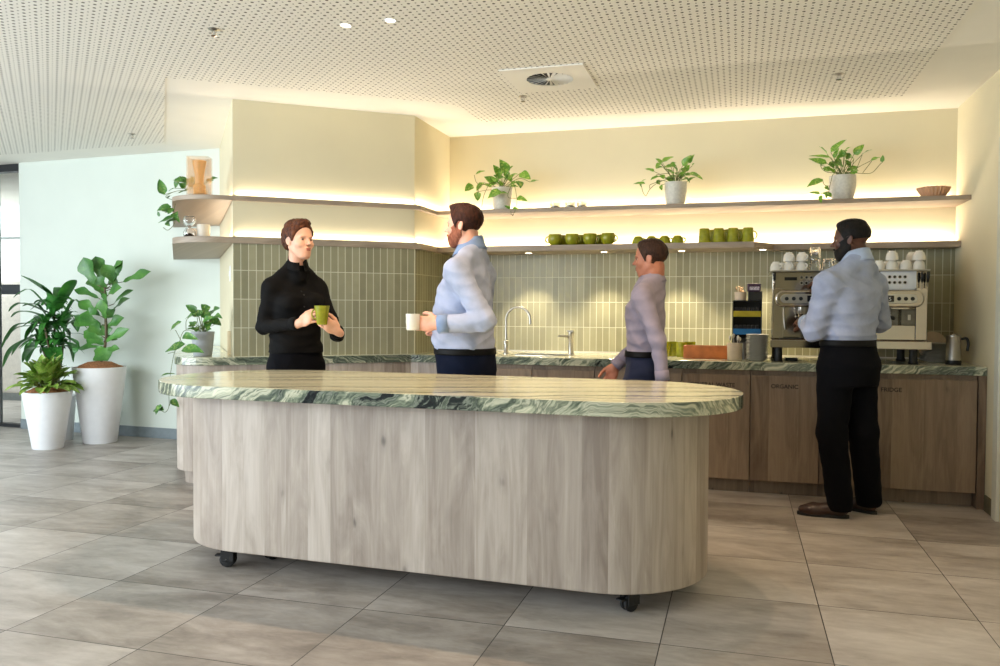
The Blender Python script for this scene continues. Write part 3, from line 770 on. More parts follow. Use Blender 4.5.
lc = [(320,175,442,75,50), (292,192,230,130,46), (320,215,150,203,28), (290,262,145,225,44), (345,222,385,140,28), (430,165,480,130,24), (500,192,582,113,48), (500,230,478,212,36), (565,192,640,155,36), (635,240,706,215,44), (725,252,728,195,28), (258,388,130,450,58, -.12, 1), (268,452,312,470,32, -.14, 1), (235,500,150,490,24, -.15, 1), (330,518,252,495,34, -.14, 1), (240,512,245,576,26, -.2, 1), (290,500,285,540,18, -.18, 1), (450,182,360,222,44), (400,232,330,282,44), (440,262,480,300,40), (420,205,400,150,28), (238,270,250,282,14), (380,200,450,160,44), (350,260,420,290,50), (470,180,440,230,40), (310,250,345,300,40)]
vc_ = [[(400,335,0), (340,345,-.06), (322,400,-.12), (310,450,-.13), (300,500,-.14)], [(310,440,-.13), (270,430,-.12), (256,392,-.12)], [(440,332,0), (560,340,-.02), (640,335,0), (700,275,.02), (726,250,.02)], [(570,336,-.02), (640,245,0)], [(515,325,0), (565,195,0)], [(480,325,0), (500,230,0)], [(400,335,0), (300,332,-.06), (252,305,-.05), (238,270,-.05)], [(300,480,-.14), (240,500,-.16)], [(400,335,0), (330,250,0)]]
rC = aty(842.5, 190, YC_); rC.z = ZS
potted('potted_pothos', tuple(rC), 'pothos in a ribbed white pot near the scalloped bowl, long bare vines reaching out', 'plant', 'pothos plants on the upper shelf', potprof(.088, .066, .185, belly=.012), MT['stoneware'], lc, vc_, PC, MT['pothos'], flute=True, soil_r=.076, soil_z=.168, extra='dark')
# D: plant on the worktop at the left end
rD = Vector((-3.70, 5.06, TOPC)); YD_ = 5.06
PD = mkP(150, 290, 5.123, YD_)
ld = [(240,112,182,76,40), (248,118,180,150,44), (300,108,262,72,44), (290,150,282,76,56), (320,112,358,92,42), (332,132,372,146,32), (318,152,366,182,44), (262,130,235,100,44), (300,140,330,100,50), (250,130,210,105,40), (168,235,250,255,42, -.14, 1), (160,160,103,210,48, -.14, 1), (180,276,78,318,52, -.17, 1), (168,300,278,322,62, -.2, 1), (55,442,132,430,18, -.2, 1), (105,562,150,600,36, -.2, 1), (28,610,72,615,50, -.2, 1), (60,590,30,640,44, -.2, 1), (300,160,290,205,40), (270,160,340,140,40)]
vd = [[(250,200,0), (215,205,-.09), (172,212,-.12), (150,265,-.15), (125,320,-.2), (105,430,-.21), (97,520,-.21), (97,595,-.21), (80,625,-.21), (60,620,-.21)], [(160,262,-.14), (136,215,-.14), (130,205,-.14)], [(125,318,-.2), (92,325,-.2)], [(185,205,-.1), (185,160,-.06), (200,140,-.02)], [(250,200,0), (240,130,0)], [(270,200,0), (300,130,0)], [(97,595,-.21), (110,570,-.2)]]
potted('potted_pothos', tuple(rD), 'dark-leaved pothos in a grey pot on the rounded worktop end, vine hanging down', 'plant', None, potprof(.082, .064, .175), MT['greypot'], ld, vd, PD, MT['pothos_dark'], soil_r=.07, soil_z=.155)
# E: trailing plant at the left end of the shelves
rE = Vector((-3.90, 5.30, ZS)); YE_ = 5.26
PE = mkP(150, 140, 6.055, YE_)
le = [(88,332,55,235,56, -.1, 1), (230,252,138,245,52), (178,238,150,292,48), (232,272,190,280,44), (150,292,112,312,34), (232,302,162,325,36), (108,352,132,335,22, -.1, 1), (128,402,40,430,44, -.14, 1), (138,412,108,450,44, -.14, 1), (60,462,45,430,24, -.14, 1), (152,462,50,502,48, -.14, 1), (162,482,90,512,44, -.14, 1), (140,452,182,502,34, -.14, 1), (100,492,122,522,34, -.14, 1), (210,240,170,225,44), (215,290,175,262,44), (225,262,200,225,30), (80,410,130,440,50, -.14, 1), (150,440,165,480,50, -.14, 1)]
ve = [[(220,305,0), (150,312,-.12), (95,345,-.14), (150,372,-.15), (145,430,-.15), (150,500,-.15), (110,545,-.15), (80,530,-.15)], [(130,318,-.12), (92,330,-.1)], [(145,430,-.15), (90,440,-.14)], [(220,305,0), (190,270,0), (150,250,0)]]
potted('potted_pothos', tuple(rE), 'trailing pothos at the left end of the upper shelf, behind the amber vase', 'plant', None, potprof(.06, .05, .09), MT['stoneware'], le, ve, PE, MT['pothos_dark'], soil_r=.05, soil_z=.075, extra='dark')

# ---- floor planters
def planter(name, root, rt, rb, h, label):
    e = empty(name, root, 0, label, 'plant')
    MB().lathe([(0, 0), (rb * .96, 0), (rb, .008), (rt, h - .012), (rt, h - .002), (rt - .003, h), (rt - .014, h), (rt - .016, h - .05), (0, h - .05)], 56).build('planter', MT['planter_white'], e, smooth=40)
    m = MB(); m.lathe([(0, h - .03), (rt - .017, h - .03), (rt - .03, h - .004), (rt * .5, h + .035), (0, h + .05)], 30)
    so = m.build('soil', MT['soil'], e, smooth='all')
    for v in so.data.vertices:
        if v.co.z > h - .01: v.co.z += random.uniform(-.01, .012)
    return e
# fiddle leaf fig
r2 = Vector((-5.672, 6.235, 0)); T2 = Matrix.Translation(-r2)
e2 = planter('potted_fiddle_leaf_fig', r2, .230, .146, .70, 'tall fiddle leaf fig in the larger white floor planter by the left wall')
PF = mkP(0, 250, 4.44, 6.2)
lf = [(430,155,370,32,88), (462,140,425,28,74), (520,160,455,62,62), (500,170,545,45,44), (545,142,672,96,50), (500,92,545,48,34), (440,215,328,175,42), (470,212,440,148,56), (445,292,348,226,52), (478,245,462,190,44), (505,240,592,178,42), (500,272,576,215,66), (450,345,338,300,92), (470,305,450,215,54), (475,345,552,300,56), (470,408,576,350,46), (460,405,372,360,60), (470,420,384,395,48), (450,432,346,440,40), (430,432,480,492,92), (470,442,532,440,34), (470,382,522,398,34), (480,200,540,165,50), (460,260,500,300,60), (455,330,480,380,60), (440,250,400,290,54), (470,165,430,120,50), (450,380,400,330,56), (480,150,530,110,44), (490,160,500,100,50), (440,180,400,120,60)]
f = MB(); st = MB()
ax = lambda yy: PF(472 - (505 - yy) * .02, yy, .0)
for (x0, y0, x1, y1, w) in lf:
    dy = random.uniform(-.14, .10); b = PF(x0, y0, dy * .5); t = PF(x1, y1, dy)
    leaf(f, b, t, w * PF.k * 1.28, nh=(random.uniform(-.4, .4), -.8, random.uniform(.3, .9)), fold=random.uniform(.1, .3), droop=random.uniform(.05, .2), shape='fiddle', n=9, M=T2)
    st.tube([ax(y0 + 14), b], .004, 5, T2)
st.tube(bez([Vector((r2.x, r2.y, .70)), ax(400), ax(260), ax(150)], 6), [.012] * 12 + [.009] * 7, 8, T2)
f.build('foliage', MT['fiddle'], e2, smooth='all'); st.build('stem', MT['cane'], e2, smooth='all')
# aglaonema
r1 = Vector((-5.861, 5.825, 0)); T1 = Matrix.Translation(-r1)
e1 = planter('potted_aglaonema', r1, .200, .126, .505, 'low bushy variegated plant in the smaller white floor planter in front')
f = MB(); st = MB(); c0 = Vector((r1.x, r1.y, .52))
for k in range(110):
    a = k * 2.39996 + random.uniform(-.2, .2); el = random.uniform(.0, 1.35) if k > 14 else random.uniform(.9, 1.5)
    L = random.uniform(.13, .23); R0_ = random.uniform(.03, .14) * math.cos(el) + .02
    dr = Vector((math.cos(a) * math.cos(el), math.sin(a) * math.cos(el), math.sin(el)))
    b = c0 + Vector((math.cos(a) * R0_, math.sin(a) * R0_, .02 + .10 * math.sin(el)))
    t = b + dr * L + Vector((0, 0, -.05 * math.cos(el)))
    leaf(f, b, t, random.uniform(.07, .098), nh=Vector((-dr.x * .5, -dr.y * .5 - .3, 1)), fold=.3, droop=.22, shape='oval', M=T1)
    st.tube([c0 + Vector((math.cos(a) * .02, math.sin(a) * .02, -.02)), b], .003, 5, T1)
f.build('foliage', MT['agla'], e1, smooth='all'); st.build('stems', MT['stem'], e1)
# dracaena
r3 = Vector((-6.13, 6.22, 0)); T3 = Matrix.Translation(-r3)
e3 = empty('potted_dracaena', r3, 0, 'tall dracaena with long arching strap leaves behind the smaller white planter', 'plant')
MB().lathe([(0, 0), (.115, 0), (.12, .006), (.15, .42), (.142, .42), (.14, .38), (0, .38)], 36).build('planter', MT['planter_white'], e3, smooth=40)
MB().lathe([(0, .385), (.139, .385), (.1, .40), (0, .405)], 24).build('soil', MT['soil'], e3, smooth=40)
PG = mkP(0, 250, 4.44, 6.22)
f = MB(); st = MB()
heads = [(238, 262, .03), (200, 345, -.08), (285, 335, .08), (185, 425, -.04), (262, 425, .0)]
for hx, hy, dz in heads:
    h_ = PG(hx, hy, dz); st.tube(bez([Vector((r3.x + random.uniform(-.03, .03), r3.y + random.uniform(-.03, .03), .38)), h_.lerp(Vector((r3.x, r3.y, .4)), .5), h_], 5), .010, 7, T3)
ls = [(235,270,215,200,90,112,52), (240,270,210,190,178,155,46), (250,270,300,180,332,132,56), (262,262,262,200,250,165,50), (225,270,140,180,58,212,16), (225,285,110,240,38,275,34), (215,300,120,275,48,300,32), (205,330,90,330,5,440,30), (205,340,100,340,30,400,26), (200,360,80,420,12,522,32), (190,390,120,400,50,470,28), (195,410,150,420,120,500,56), (205,380,200,420,182,462,50), (235,400,230,430,222,482,40), (270,320,320,230,350,235,18), (285,315,330,290,348,330,28), (290,340,335,310,345,365,30), (275,375,330,370,400,400,12), (290,385,330,400,352,440,14), (262,290,250,300,262,345,60), (262,430,300,430,325,500,40), (290,410,335,430,330,480,32), (240,330,210,350,190,420,44), (220,300,180,300,140,370,44), (200,340,160,340,110,400,44), (250,350,290,350,310,420,44), (230,290,250,240,300,235,36), (215,310,170,250,100,250,36), (185,430,140,440,100,500,40), (190,430,210,440,230,510,50), (260,430,250,450,270,510,44), (185,420,230,400,290,440,44), (200,350,240,320,300,370,40), (285,335,250,330,200,390,36), (240,262,200,230,150,240,38), (238,262,270,215,320,225,30)]
for k, (x0, y0, x1, y1, x2, y2, w) in enumerate(ls):
    dy = random.uniform(-.22, .12)
    strap(f, [PG(x0, y0, dy * .2), PG(x1, y1, dy * .7), PG((x1 + x2) / 2 + (x1 - x0) * .08, (y1 + y2) / 2 - 8, dy * .9), PG(x2, y2, dy)], w * PG.k * 1.25, T3)
for hx, hy, dz in heads:
    h_ = PG(hx, hy, dz)
    for k in range(20):
        a = k * 2.4 + hx; el = random.uniform(-.1, 1.1); L = random.uniform(.16, .28); dr = Vector((math.cos(a) * math.cos(el), math.sin(a) * math.cos(el) * .7, math.sin(el)))
        strap(f, [h_, h_ + dr * L * .5 + Vector((0, 0, .03)), h_ + dr * L + Vector((0, 0, -.06))], random.uniform(.045, .06), T3)
f.build('foliage', MT['drac'], e3, smooth='all'); st.build('canes', MT['cane'], e3, smooth='all')

# ------------------------------------------------------------------ crockery on the shelves
def mug_mesh(kind):
    if kind == 'round':      # squat rounded cup
        pr = [(0, 0), (.028, 0), (.034, .004), (.05, .025), (.056, .05), (.054, .074), (.048, .088), (.045, .088), (.05, .07), (.05, .045), (.03, .01), (0, .008)]
    elif kind == 'bowl':     # upturned low cup
        pr = [(0, .060), (.020, .060), (.028, .055), (.040, .036), (.0445, .012), (.045, 0), (.043, 0), (.041, .014), (.036, .034), (.02, .052), (0, .054)]
    elif kind == 'mug':      # upturned straight mug
        pr = [(0, .108), (.032, .108), (.036, .104), (.0385, .06), (.042, .02), (.046, 0), (.043, 0), (.039, .02), (.035, .06), (.032, .1), (0, .102)]
    elif kind == 'cup':      # upturned white coffee cup
        pr = [(0, .062), (.022, .062), (.023, .056), (.033, .046), (.0385, .025), (.040, 0), (.037, 0), (.0355, .025), (.030, .044), (0, .05)]
    return MB().lathe(pr, 28)
def handle_mesh(r, h, zc, n=12, th=.0045):
    return MB().tube([(r - .006 + .028 * math.sin(PI * k / n), 0, zc + h * math.cos(PI * k / n)) for k in range(n + 1)], th, 8)
def mug(kind, m, name, loc, rz, label, group, cat='mug'):
    e = empty(name, loc, rz, label, cat, group)
    mug_mesh(kind).build('body', m, e, smooth=50)
    r, h, zc = {'round': (.054, .024, .048), 'bowl': (.042, .016, .026), 'mug': (.04, .03, .052), 'cup': (.036, .017, .03)}[kind]
    handle_mesh(r, h, zc).build('handle', m, e, smooth='all')
    return e
protos = {}
def place(kind, m, name, loc, rz, label, group, cat='mug'):
    key = (kind, name)
    if key not in protos:
        protos[key] = mug(kind, m, name, loc, rz, label, group, cat); return protos[key]
    o = copy_tree(protos[key]); o.location = loc; o.rotation_euler = (0, 0, rz); o['label'] = label; o['group'] = group; return o
ordn = ['leftmost', 'second from the left', 'third from the left', 'rightmost']
for k, x in enumerate((555, 572, 590, 608)):
    P = aty(x, 244, 6.30)
    place('round', MT['olive'], 'round_mug', (P.x, 6.30, ZL), PI if k == 0 else -.25, f'upright rounded green mug on the lower shelf, {ordn[k]} of the front four', 'upright green mugs')
for k, x in enumerate((564, 581, 599)):
    P = aty(x, 244, 6.42)
    place('round', MT['olive'], 'round_mug', (P.x, 6.42, ZL), -.2, f'rounded olive green mug behind the upright front mugs, {("left", "middle", "right")[k]} of three', 'upright green mugs')
for k, x in enumerate((638, 651.5, 664.5, 677.5)):
    P = aty(x, 243, 6.30)
    place('bowl', MT['olive'], 'low_cup', (P.x, 6.30, ZL), -.2, f'low upturned olive green cup on the lower shelf, {ordn[k]} of four', 'upturned low green cups')
for k, x in enumerate((704.3, 718.6, 733, 748)):
    P = aty(x, 242, 6.30)
    place('mug', MT['olive'], 'tall_mug', (P.x, 6.30, ZL), -.15, f'tall upturned green mug on the lower shelf, {ordn[k]} of the front four', 'upturned tall green mugs')
for k, x in enumerate((713, 727, 742)):
    P = aty(x, 242, 6.42)
    place('mug', MT['olive'], 'tall_mug', (P.x, 6.42, ZL), -.1, f'tall upturned olive green mug in the back row, {("left", "middle", "right")[k]} of three', 'upturned tall green mugs')
# three small glasses
for k, x in enumerate((555, 570, 582)):
    P = aty(x, 205.5, 6.30)
    e = empty('glass_tealight_holder', (P.x, 6.30, ZS), 0, f'small clear glass tealight holder on the upper shelf, {("left", "middle", "right")[k]} of three', 'candle holder', 'three small glasses on the upper shelf')
    MB().lathe([(0, 0), (.028, 0), (.036, .006), (.040, .038), (.0375, .038), (.033, .012), (0, .010)], 28).build('bowl', MT['glass'], e, smooth=40)
    MB().lathe([(0, .0105), (.022, .0105), (.022, .020), (0, .020)], 18).build('tealight', MT['candle'], e, smooth=40)
# scalloped bowl
P = aty(933.5, 195.3, 6.36)
e = empty('scalloped_bowl', (P.x, 6.36, ZS), 0, 'fluted terracotta pink bowl at the right end of the upper shelf', 'bowl')
prof = [(0, 0), (.056, 0), (.066, .004), (.090, .038), (.106, .072), (.101, .073), (.084, .040), (.058, .012), (0, .010)]
MB().lathe(prof, 96, None, .045, 24).build('bowl', flat('terracotta_pink', (206, 160, 124), .6, .04), e, smooth=60)
# left end of shelves
P = aty(199.5, 192.5, 5.02)
e = empty('amber_vase', (P.x, 5.02, ZS), .35, 'square amber glass vase with ribbed orange base on the left end of the upper shelf', 'vase')
ow = .078; hv = .275
v_ = MB()
o1 = rrect(ow, ow * .8, .02, 5); o2 = rrect(ow - .008, ow * .8 - .008, .014, 5); n_ = len(o1)
vs = [(x, y, .0) for x, y in o1] + [(x, y, hv) for x, y in o1] + [(x, y, hv) for x, y in o2] + [(x, y, .012) for x, y in o2]
fs = [tuple(range(n_ - 1, -1, -1)), tuple(range(3 * n_, 4 * n_))[::-1][::-1]]
for lv in range(3): fs += [(lv * n_ + i, lv * n_ + (i + 1) % n_, (lv + 1) * n_ + (i + 1) % n_, (lv + 1) * n_ + i) for i in range(n_)]
v_.add(vs, fs).build('glass_body', MT['amber'], e, smooth=30)
MB().lathe([(0, .013)] + [(.040 + (.004 if k % 2 else 0), .013 + .008 * k) for k in range(9)] + [(.028, .09), (.033, .16), (.048, .25), (.045, .25), (.03, .16), (0, .085)], 28).build('inner_vessel', flat('amber_ribbed_glass', (228, 170, 96), .3, .05), e, smooth=40)
P = atz(179, 237, ZL)
e = empty('white_block_planter', (-3.88, 5.25, ZL), .6, 'small pale square pot at the left end of the lower shelf', 'pot')
v_ = MB(); hv = .085
o1 = rrect(.075, .06, .012, 4); o2 = rrect(.069, .054, .008, 4); n_ = len(o1)
vs = [(x, y, 0) for x, y in o1] + [(x, y, hv) for x, y in o1] + [(x, y, hv) for x, y in o2] + [(x, y, .02) for x, y in o2]
fs = [tuple(range(n_ - 1, -1, -1)), tuple(range(3 * n_, 4 * n_))]
for lv in range(3): fs += [(lv * n_ + i, lv * n_ + (i + 1) % n_, (lv + 1) * n_ + (i + 1) % n_, (lv + 1) * n_ + i) for i in range(n_)]
v_.add(vs, fs).build('pot', MT['beige'], e, smooth=30)
P = aty(203.5, 238, 5.12)
e = empty('pillar_candle', (P.x, 5.12, ZL), 0, 'ivory pillar candle on the left end of the lower shelf', 'candle')
MB().lathe([(0, 0), (.044, 0), (.046, .003), (.046, .098), (.043, .102), (0, .098)], 30).build('wax', MT['candle'], e, smooth=40)
MB().tube([(0, 0, .097), (.001, 0, .108)], .001, 5).build('wick', MT['black'], e)
P = aty(189.5, 238, 5.06)
e = empty('hourglass', (P.x, 5.06, ZL), 0, 'clear glass hourglass with brown sand beside the ivory candle', 'ornament')
MB().lathe([(0, 0), (.034, .0), (.043, .02), (.044, .042), (.03, .066), (.006, .078), (.03, .09), (.044, .114), (.043, .136), (.034, .156), (0, .156), (0, .153), (.032, .153), (.040, .135), (.041, .115), (.028, .093), (.004, .078), (.028, .063), (.041, .042), (.040, .021), (.032, .003), (0, .003)], 28).build('glass', MT['glass'], e, smooth=60)
MB().lathe([(0, .0035), (.031, .0035), (.036, .015), (.02, .03), (0, .038)], 24).build('sand', flat('brown_sand', (120, 84, 62), .9, .15, 200), e, smooth=40)
# worktop, left end: candle behind the pot
e = empty('pillar_candle', (-3.63, 5.32, TOPC), 0, 'tall beige candle on the worktop behind the grey pot at the left end', 'candle')
MB().lathe([(0, 0), (.036, 0), (.038, .003), (.038, .17), (.035, .175), (0, .17)], 28).build('wax', flat('beige_wax', (222, 200, 160), .6, .02), e, smooth=40)
# switch on the return wall
q = Vector((XD, YD)) + bd * .25 + bn * .0
e = empty('wall_switch', (q.x, q.y, 1.50), math.atan2(bd.y, bd.x) + PI, 'small white switch on the narrow return wall beside the green tiles', 'switch')
MB().box(-.036, .036, -.008, -.0003, -.058, .058).build('plate', MT['white_plastic'], e, bevel=.003)
MB().box(-.012, .012, -.013, -.008, -.02, .02).build('rocker', MT['white_plastic'], e, bevel=.002)
# ------------------------------------------------------------------ things on the worktop
def plates(name, x, y, n, r, label, m, cat='plate'):
    base = None
    for k in range(n):
        lab = f'grey {cat} in the {label}, ' + ('topmost' if k == n - 1 else 'lowest' if k == 0 else 'between the topmost and lowest')
        if base is None:
            e = empty(name, (x, y, TOPC + .0005 + .0105 * k), 0, lab, 'plate', label)
            MB().lathe([(0, 0), (r * .55, 0), (r * .6, .003), (r * .97, .012), (r, .0135), (r * .98, .015), (r * .6, .0065), (0, .0045)], 36).build('plate_body', m, e, smooth=40); base = e
        else:
            c = copy_tree(base); c.location = (x + random.uniform(-.003, .003), y + random.uniform(-.003, .003), TOPC + .0005 + .0105 * k); c['label'] = lab
P = aty(757, 361, 5.93)
plates('saucer', P.x, 5.93, 17, .076, 'tall stack left of the coffee machine', MT['plate'], 'saucer')
P = aty(741.5, 360, 6.02)
P2 = aty(945, 362, 6.14)
plates('side_plate', P2.x - .03, 6.25, 12, .10, 'stack behind the steel jug', MT['plate'])
P3 = aty(925, 362, 6.2)
# cup with spoons
P = aty(734.5, 360.5, 5.93)
e = empty('cutlery_cup', (P.x, 5.93, TOPC), 0, 'beige ceramic cup full of teaspoons in front of the black organiser', 'cup')
MB().lathe([(0, 0), (.044, 0), (.048, .005), (.052, .12), (.0485, .12), (.045, .01), (0, .008)], 30).build('cup_body', MT['beige'], e, smooth=40)
for k in range(7):
    a = k * .9; sp = MB(); b0 = V(.015 * math.cos(a), .015 * math.sin(a), .012); t0 = V(.034 * math.cos(a), .034 * math.sin(a), .14 + .012 * (k % 3))
    sp.tube([b0, t0], .0022, 6); sp.sphere(t0 + V(0, 0, .008), (.009, .004, .014), 10, 6); sp.build('teaspoon', MT['steel'], e, smooth='all')
P = aty(746, 360, 6.08)
e = empty('dark_tumbler', (P.x, 6.08, TOPC), 0, 'dark grey tumbler between the spoon cup and the stack of saucers', 'cup')
MB().lathe([(0, 0), (.036, 0), (.042, .12), (.039, .12), (.034, .008), (0, .008)], 26).build('cup_body', flat('dark_grey_glaze', (58, 56, 54), .4), e, smooth=40)
# wooden box
a_ = aty(684.5, 358, 6.14).x; b_ = aty(727.5, 358, 6.06).x
e = empty('wooden_box', ((a_ + b_) / 2, 6.10, TOPC), -.03, 'orange-brown open wooden box on the worktop left of the spoon cup', 'box')
w = (b_ - a_) / 2; hh = .092
for nm, bx in (('side_panel', (-w, w, -.07, -.06)), ('side_panel', (-w, w, .06, .07)), ('end_panel', (-w, -w + .01, -.06, .06)), ('end_panel', (w - .01, w, -.06, .06))):
    MB().box(*bx, 0, hh).build(nm, MT['boxwood'], e, bevel=.0015)
MB().box(-w + .01, w - .01, -.06, .06, .002, .010).build('base', MT['boxwood'], e)
MB().box(-w + .015, w - .015, -.055, .055, .0105, .075).build('napkins', flat('white_paper', (226, 222, 210), .8), e, bevel=.004)
# green beakers
for k, (x, dy) in enumerate(((664, .0), (672, .09), (681.5, .0), (690, .1))):
    P = aty(x, 356.5, 6.22 + dy)
    e = empty('green_beaker', (P.x, 6.22 + dy, TOPC), 0, f'olive green glass beaker beside the wooden box, {ordn[k]} of four', 'cup', 'green beakers beside the wooden box')
    MB().lathe([(0, 0), (.034, 0), (.037, .005), (.041, .11), (.0385, .11), (.034, .01), (0, .008)], 26).build('beaker_body', MT['olive'], e, smooth=40)
# organiser
a_ = aty(732, 350, 6.25).x; b_ = aty(761.5, 350, 6.25).x; w = (b_ - a_) / 2; zt = aty(745, 300.5, 6.25).z - TOPC
e = empty('tea_organiser', ((a_ + b_) / 2, 6.34, TOPC), 0, 'black tiered organiser with a yellow and a blue tray, left of the coffee machine', 'organiser')
MB().box(-w, -w + .006, -.09, .09, 0, zt).box(w - .006, w, -.09, .09, 0, zt + .07).box(-w + .006, w - .006, .084, .09, 0, zt).build('frame', MT['black'], e, bevel=.001)
for k, (z0, m) in enumerate(((.13, 'black'), (.20, 'blue'), (.33, 'yellow'), (.42, 'black'))):
    if z0 > zt - .02: continue
    MB().box(-w + .007, w - .007, -.10, .083, z0 - .028, z0 - .022).box(-w + .007, w - .007, -.106, -.10, z0 - .028, z0 + .014).build('tray', MT[m], e, bevel=.001)
    pk = MB()
    for q in range(6): pk.box(-w + .016 + q * (2 * w - .03) / 6, -w + .016 + (q + .8) * (2 * w - .03) / 6, -.09, .07, z0 - .0215, z0 + .04)
    if k: pk.build('packets', flat('dark_packets', (34, 30, 30), .5, .3, 40), e, bevel=.002)
MB().box(-w + .007, w - .007, -.095, .083, zt - .006, zt).build('top_board', MT['black'], e, bevel=.001)
MB().box(.005, w - .007, -.08, .08, zt + .0005, zt + .065).build('top_box', MT['black'], e, bevel=.002)
ox, oz = (a_ + b_) / 2, TOPC + zt
e = empty('small_white_pot', (ox - w * .48, 6.30, oz + .0002), 0, 'small white pot with dried flowers on top of the black organiser', 'pot')
MB().lathe([(0, 0), (.036, 0), (.04, .004), (.042, .062), (.039, .062), (.036, .05), (0, .05)], 26).build('pot', MT['beige'], e, smooth=40)
fl = MB()
for k in range(26):
    a = random.uniform(0, 2 * PI); r = random.uniform(0, .034); z = random.uniform(.062, .10); fl.tube([(r * .4 * math.cos(a), r * .4 * math.sin(a), .05), (r * math.cos(a), r * math.sin(a), z)], .001, 4); fl.sphere((r * math.cos(a), r * math.sin(a), z), .006, 6, 4)
fl.build('dried_flowers', flat('dried_flower', (176, 150, 120), .8, .2, 60), e, smooth='all')
e = empty('purple_tin', (ox + w * .45, 6.33, oz + .0657), .05, 'small dark purple tin with white print on top of the black organiser', 'tin')
MB().box(-.045, .045, -.05, .05, 0, .05).build('tin_body', MT['purple'], e, bevel=.004)
MB().box(-.034, .034, -.0508, -.0502, .012, .036).build('label', flat('tin_label', (196, 184, 190), .6, .3, 150), e)
MB().box(-.047, .047, -.052, .052, .0502, .058).build('lid', MT['purple'], e, bevel=.003)
# steel jug
P = aty(953, 363, 5.98)
e = empty('steel_jug', (P.x, 5.98, TOPC), 0, 'brushed steel jug with a black handle at the right end of the worktop', 'jug')
MB().lathe([(0, 0), (.046, 0), (.048, .004), (.048, .028), (0, .028)], 32).build('base', MT['black'], e, smooth=40)
MB().lathe([(0, .0285), (.044, .0285), (.045, .04), (.043, .175), (.045, .18), (.042, .182), (.04, .17), (.04, .05), (0, .045)], 32).build('jug_body', MT['steel'], e, smooth=40)
MB().lathe([(0, .1822), (.043, .1822), (.043, .19), (.012, .194), (.01, .2), (0, .2)], 26).build('lid', MT['steel'], e, smooth=40)
MB().tube(bez([(.044, 0, .168), (.075, 0, .172), (.088, 0, .14), (.082, 0, .09)], 5), [.009] * 16, 8).build('handle', MT['black'], e, smooth='all')
# round wooden trivet leaning behind
P = aty(938, 341, 6.42)
e = empty('round_board', (P.x, 6.61, TOPC), 0, 'small round pale board leaning on the tiles behind the steel jug', 'board')
MB().lathe([(0, 0), (.10, 0), (.10, .012), (0, .012)], 36, Matrix.Translation((0, -.006, .102)) @ Matrix.Rotation(PI / 2 - .05, 4, 'X')).build('board_body', MT['beige'], e, smooth=40, bevel=.002)
# black scale/tamper mat below the machine
P = aty(792, 357, 6.0)
e = empty('knock_box', (P.x, 6.05, TOPC), 0, 'small flat black box on the worktop under the coffee machine', 'box')
MB().box(-.04, .04, -.03, .03, 0, .02).build('box_body', MT['black'], e, bevel=.004)
# ------------------------------------------------------------------ espresso machine
mx0, mx1 = .207, 1.190
CM = empty('espresso_machine', (mx0, 5.84, TOPC), 0, 'large two-group chrome espresso machine on black legs at the right of the worktop', 'coffee machine')
W = mx1 - mx0; Z = lambda z: z - TOPC
for x in (.055, W - .09, W - .02):
    pass
for (x, y) in ((.055, .07), (W - .09, .07), (.055, .50), (W - .09, .50)):
    MB().lathe([(0, 0), (.030, 0), (.032, .006), (.026, .02), (.026, .098), (0, .098)], 24, Matrix.Translation((x, y, 0))).build('leg', MT['black'], CM, smooth=40)
MB().box(0, W, -.03, .56, Z(1.0), Z(1.052)).build('drip_tray', MT['chrome'], CM, bevel=.004)
MB().box(.02, W - .02, -.015, .2, Z(1.0525), Z(1.0565)).build('tray_grid', MT['darksteel'], CM, bevel=.001)
MB().box(.012, W - .012, .16, .55, Z(1.053), Z(1.50)).build('housing', MT['chrome'], CM, bevel=.006)
MB().box(.30, W - .03, .06, .1595, Z(1.0570), Z(1.155)).build('lower_panel', MT['chrome'], CM, bevel=.004)
for s0 in (.015, W - .085): MB().box(s0, s0 + .07, .05, .1595, Z(1.0575), Z(1.40)).build('side_pillar', MT['chrome'], CM, bevel=.004)
# glass sided boxes in the bay
for x in (.70, .815):
    MB().box(x, x + .098, .06, .1590, Z(1.156), Z(1.262)).build('bay_window', flat('smoked_panel', (120, 116, 104), .2, .1), CM, bevel=.004)
    MB().box(x + .04, x + .056, .055, .06, Z(1.19), Z(1.225)).build('window_glint', MT['steel'], CM)
# capsule bar with rim
def capsule(x0, x1, z0, z1, n=14):
    r = (z1 - z0) / 2; zc = (z0 + z1) / 2
    p = [(x1 - r + r * math.sin(a), zc + -r * math.cos(a)) for a in [PI * k / n for k in range(n + 1)]]
    p += [(x0 + r - r * math.sin(a), zc + r * math.cos(a)) for a in [PI * k / n for k in range(n + 1)]]
    return p
def plate_xz(poly, y0, y1):
    M_ = Matrix(((1, 0, 0, 0), (0, 0, 1, 0), (0, 1, 0, 0), (0, 0, 0, 1)))
    n = len(poly); vs = [(p[0], y0, p[1]) for p in poly] + [(p[0], y1, p[1]) for p in poly]
    fs = [tuple(range(n)), tuple(range(2 * n - 1, n - 1, -1))] + [(i, n + i, n + (i + 1) % n, (i + 1) % n) for i in range(n)]
    a = sum(poly[i][0] * poly[(i + 1) % n][1] - poly[(i + 1) % n][0] * poly[i][1] for i in range(n))
    if a < 0: fs = [f[::-1] for f in fs]
    return MB().add(vs, fs)
cz0, cz1 = Z(1.272), Z(1.385)
plate_xz(capsule(.025, W - .04, cz0, cz1), -.005, .159).build('group_housing', MT['chrome'], CM, bevel=.012, seg=4, smooth=30)
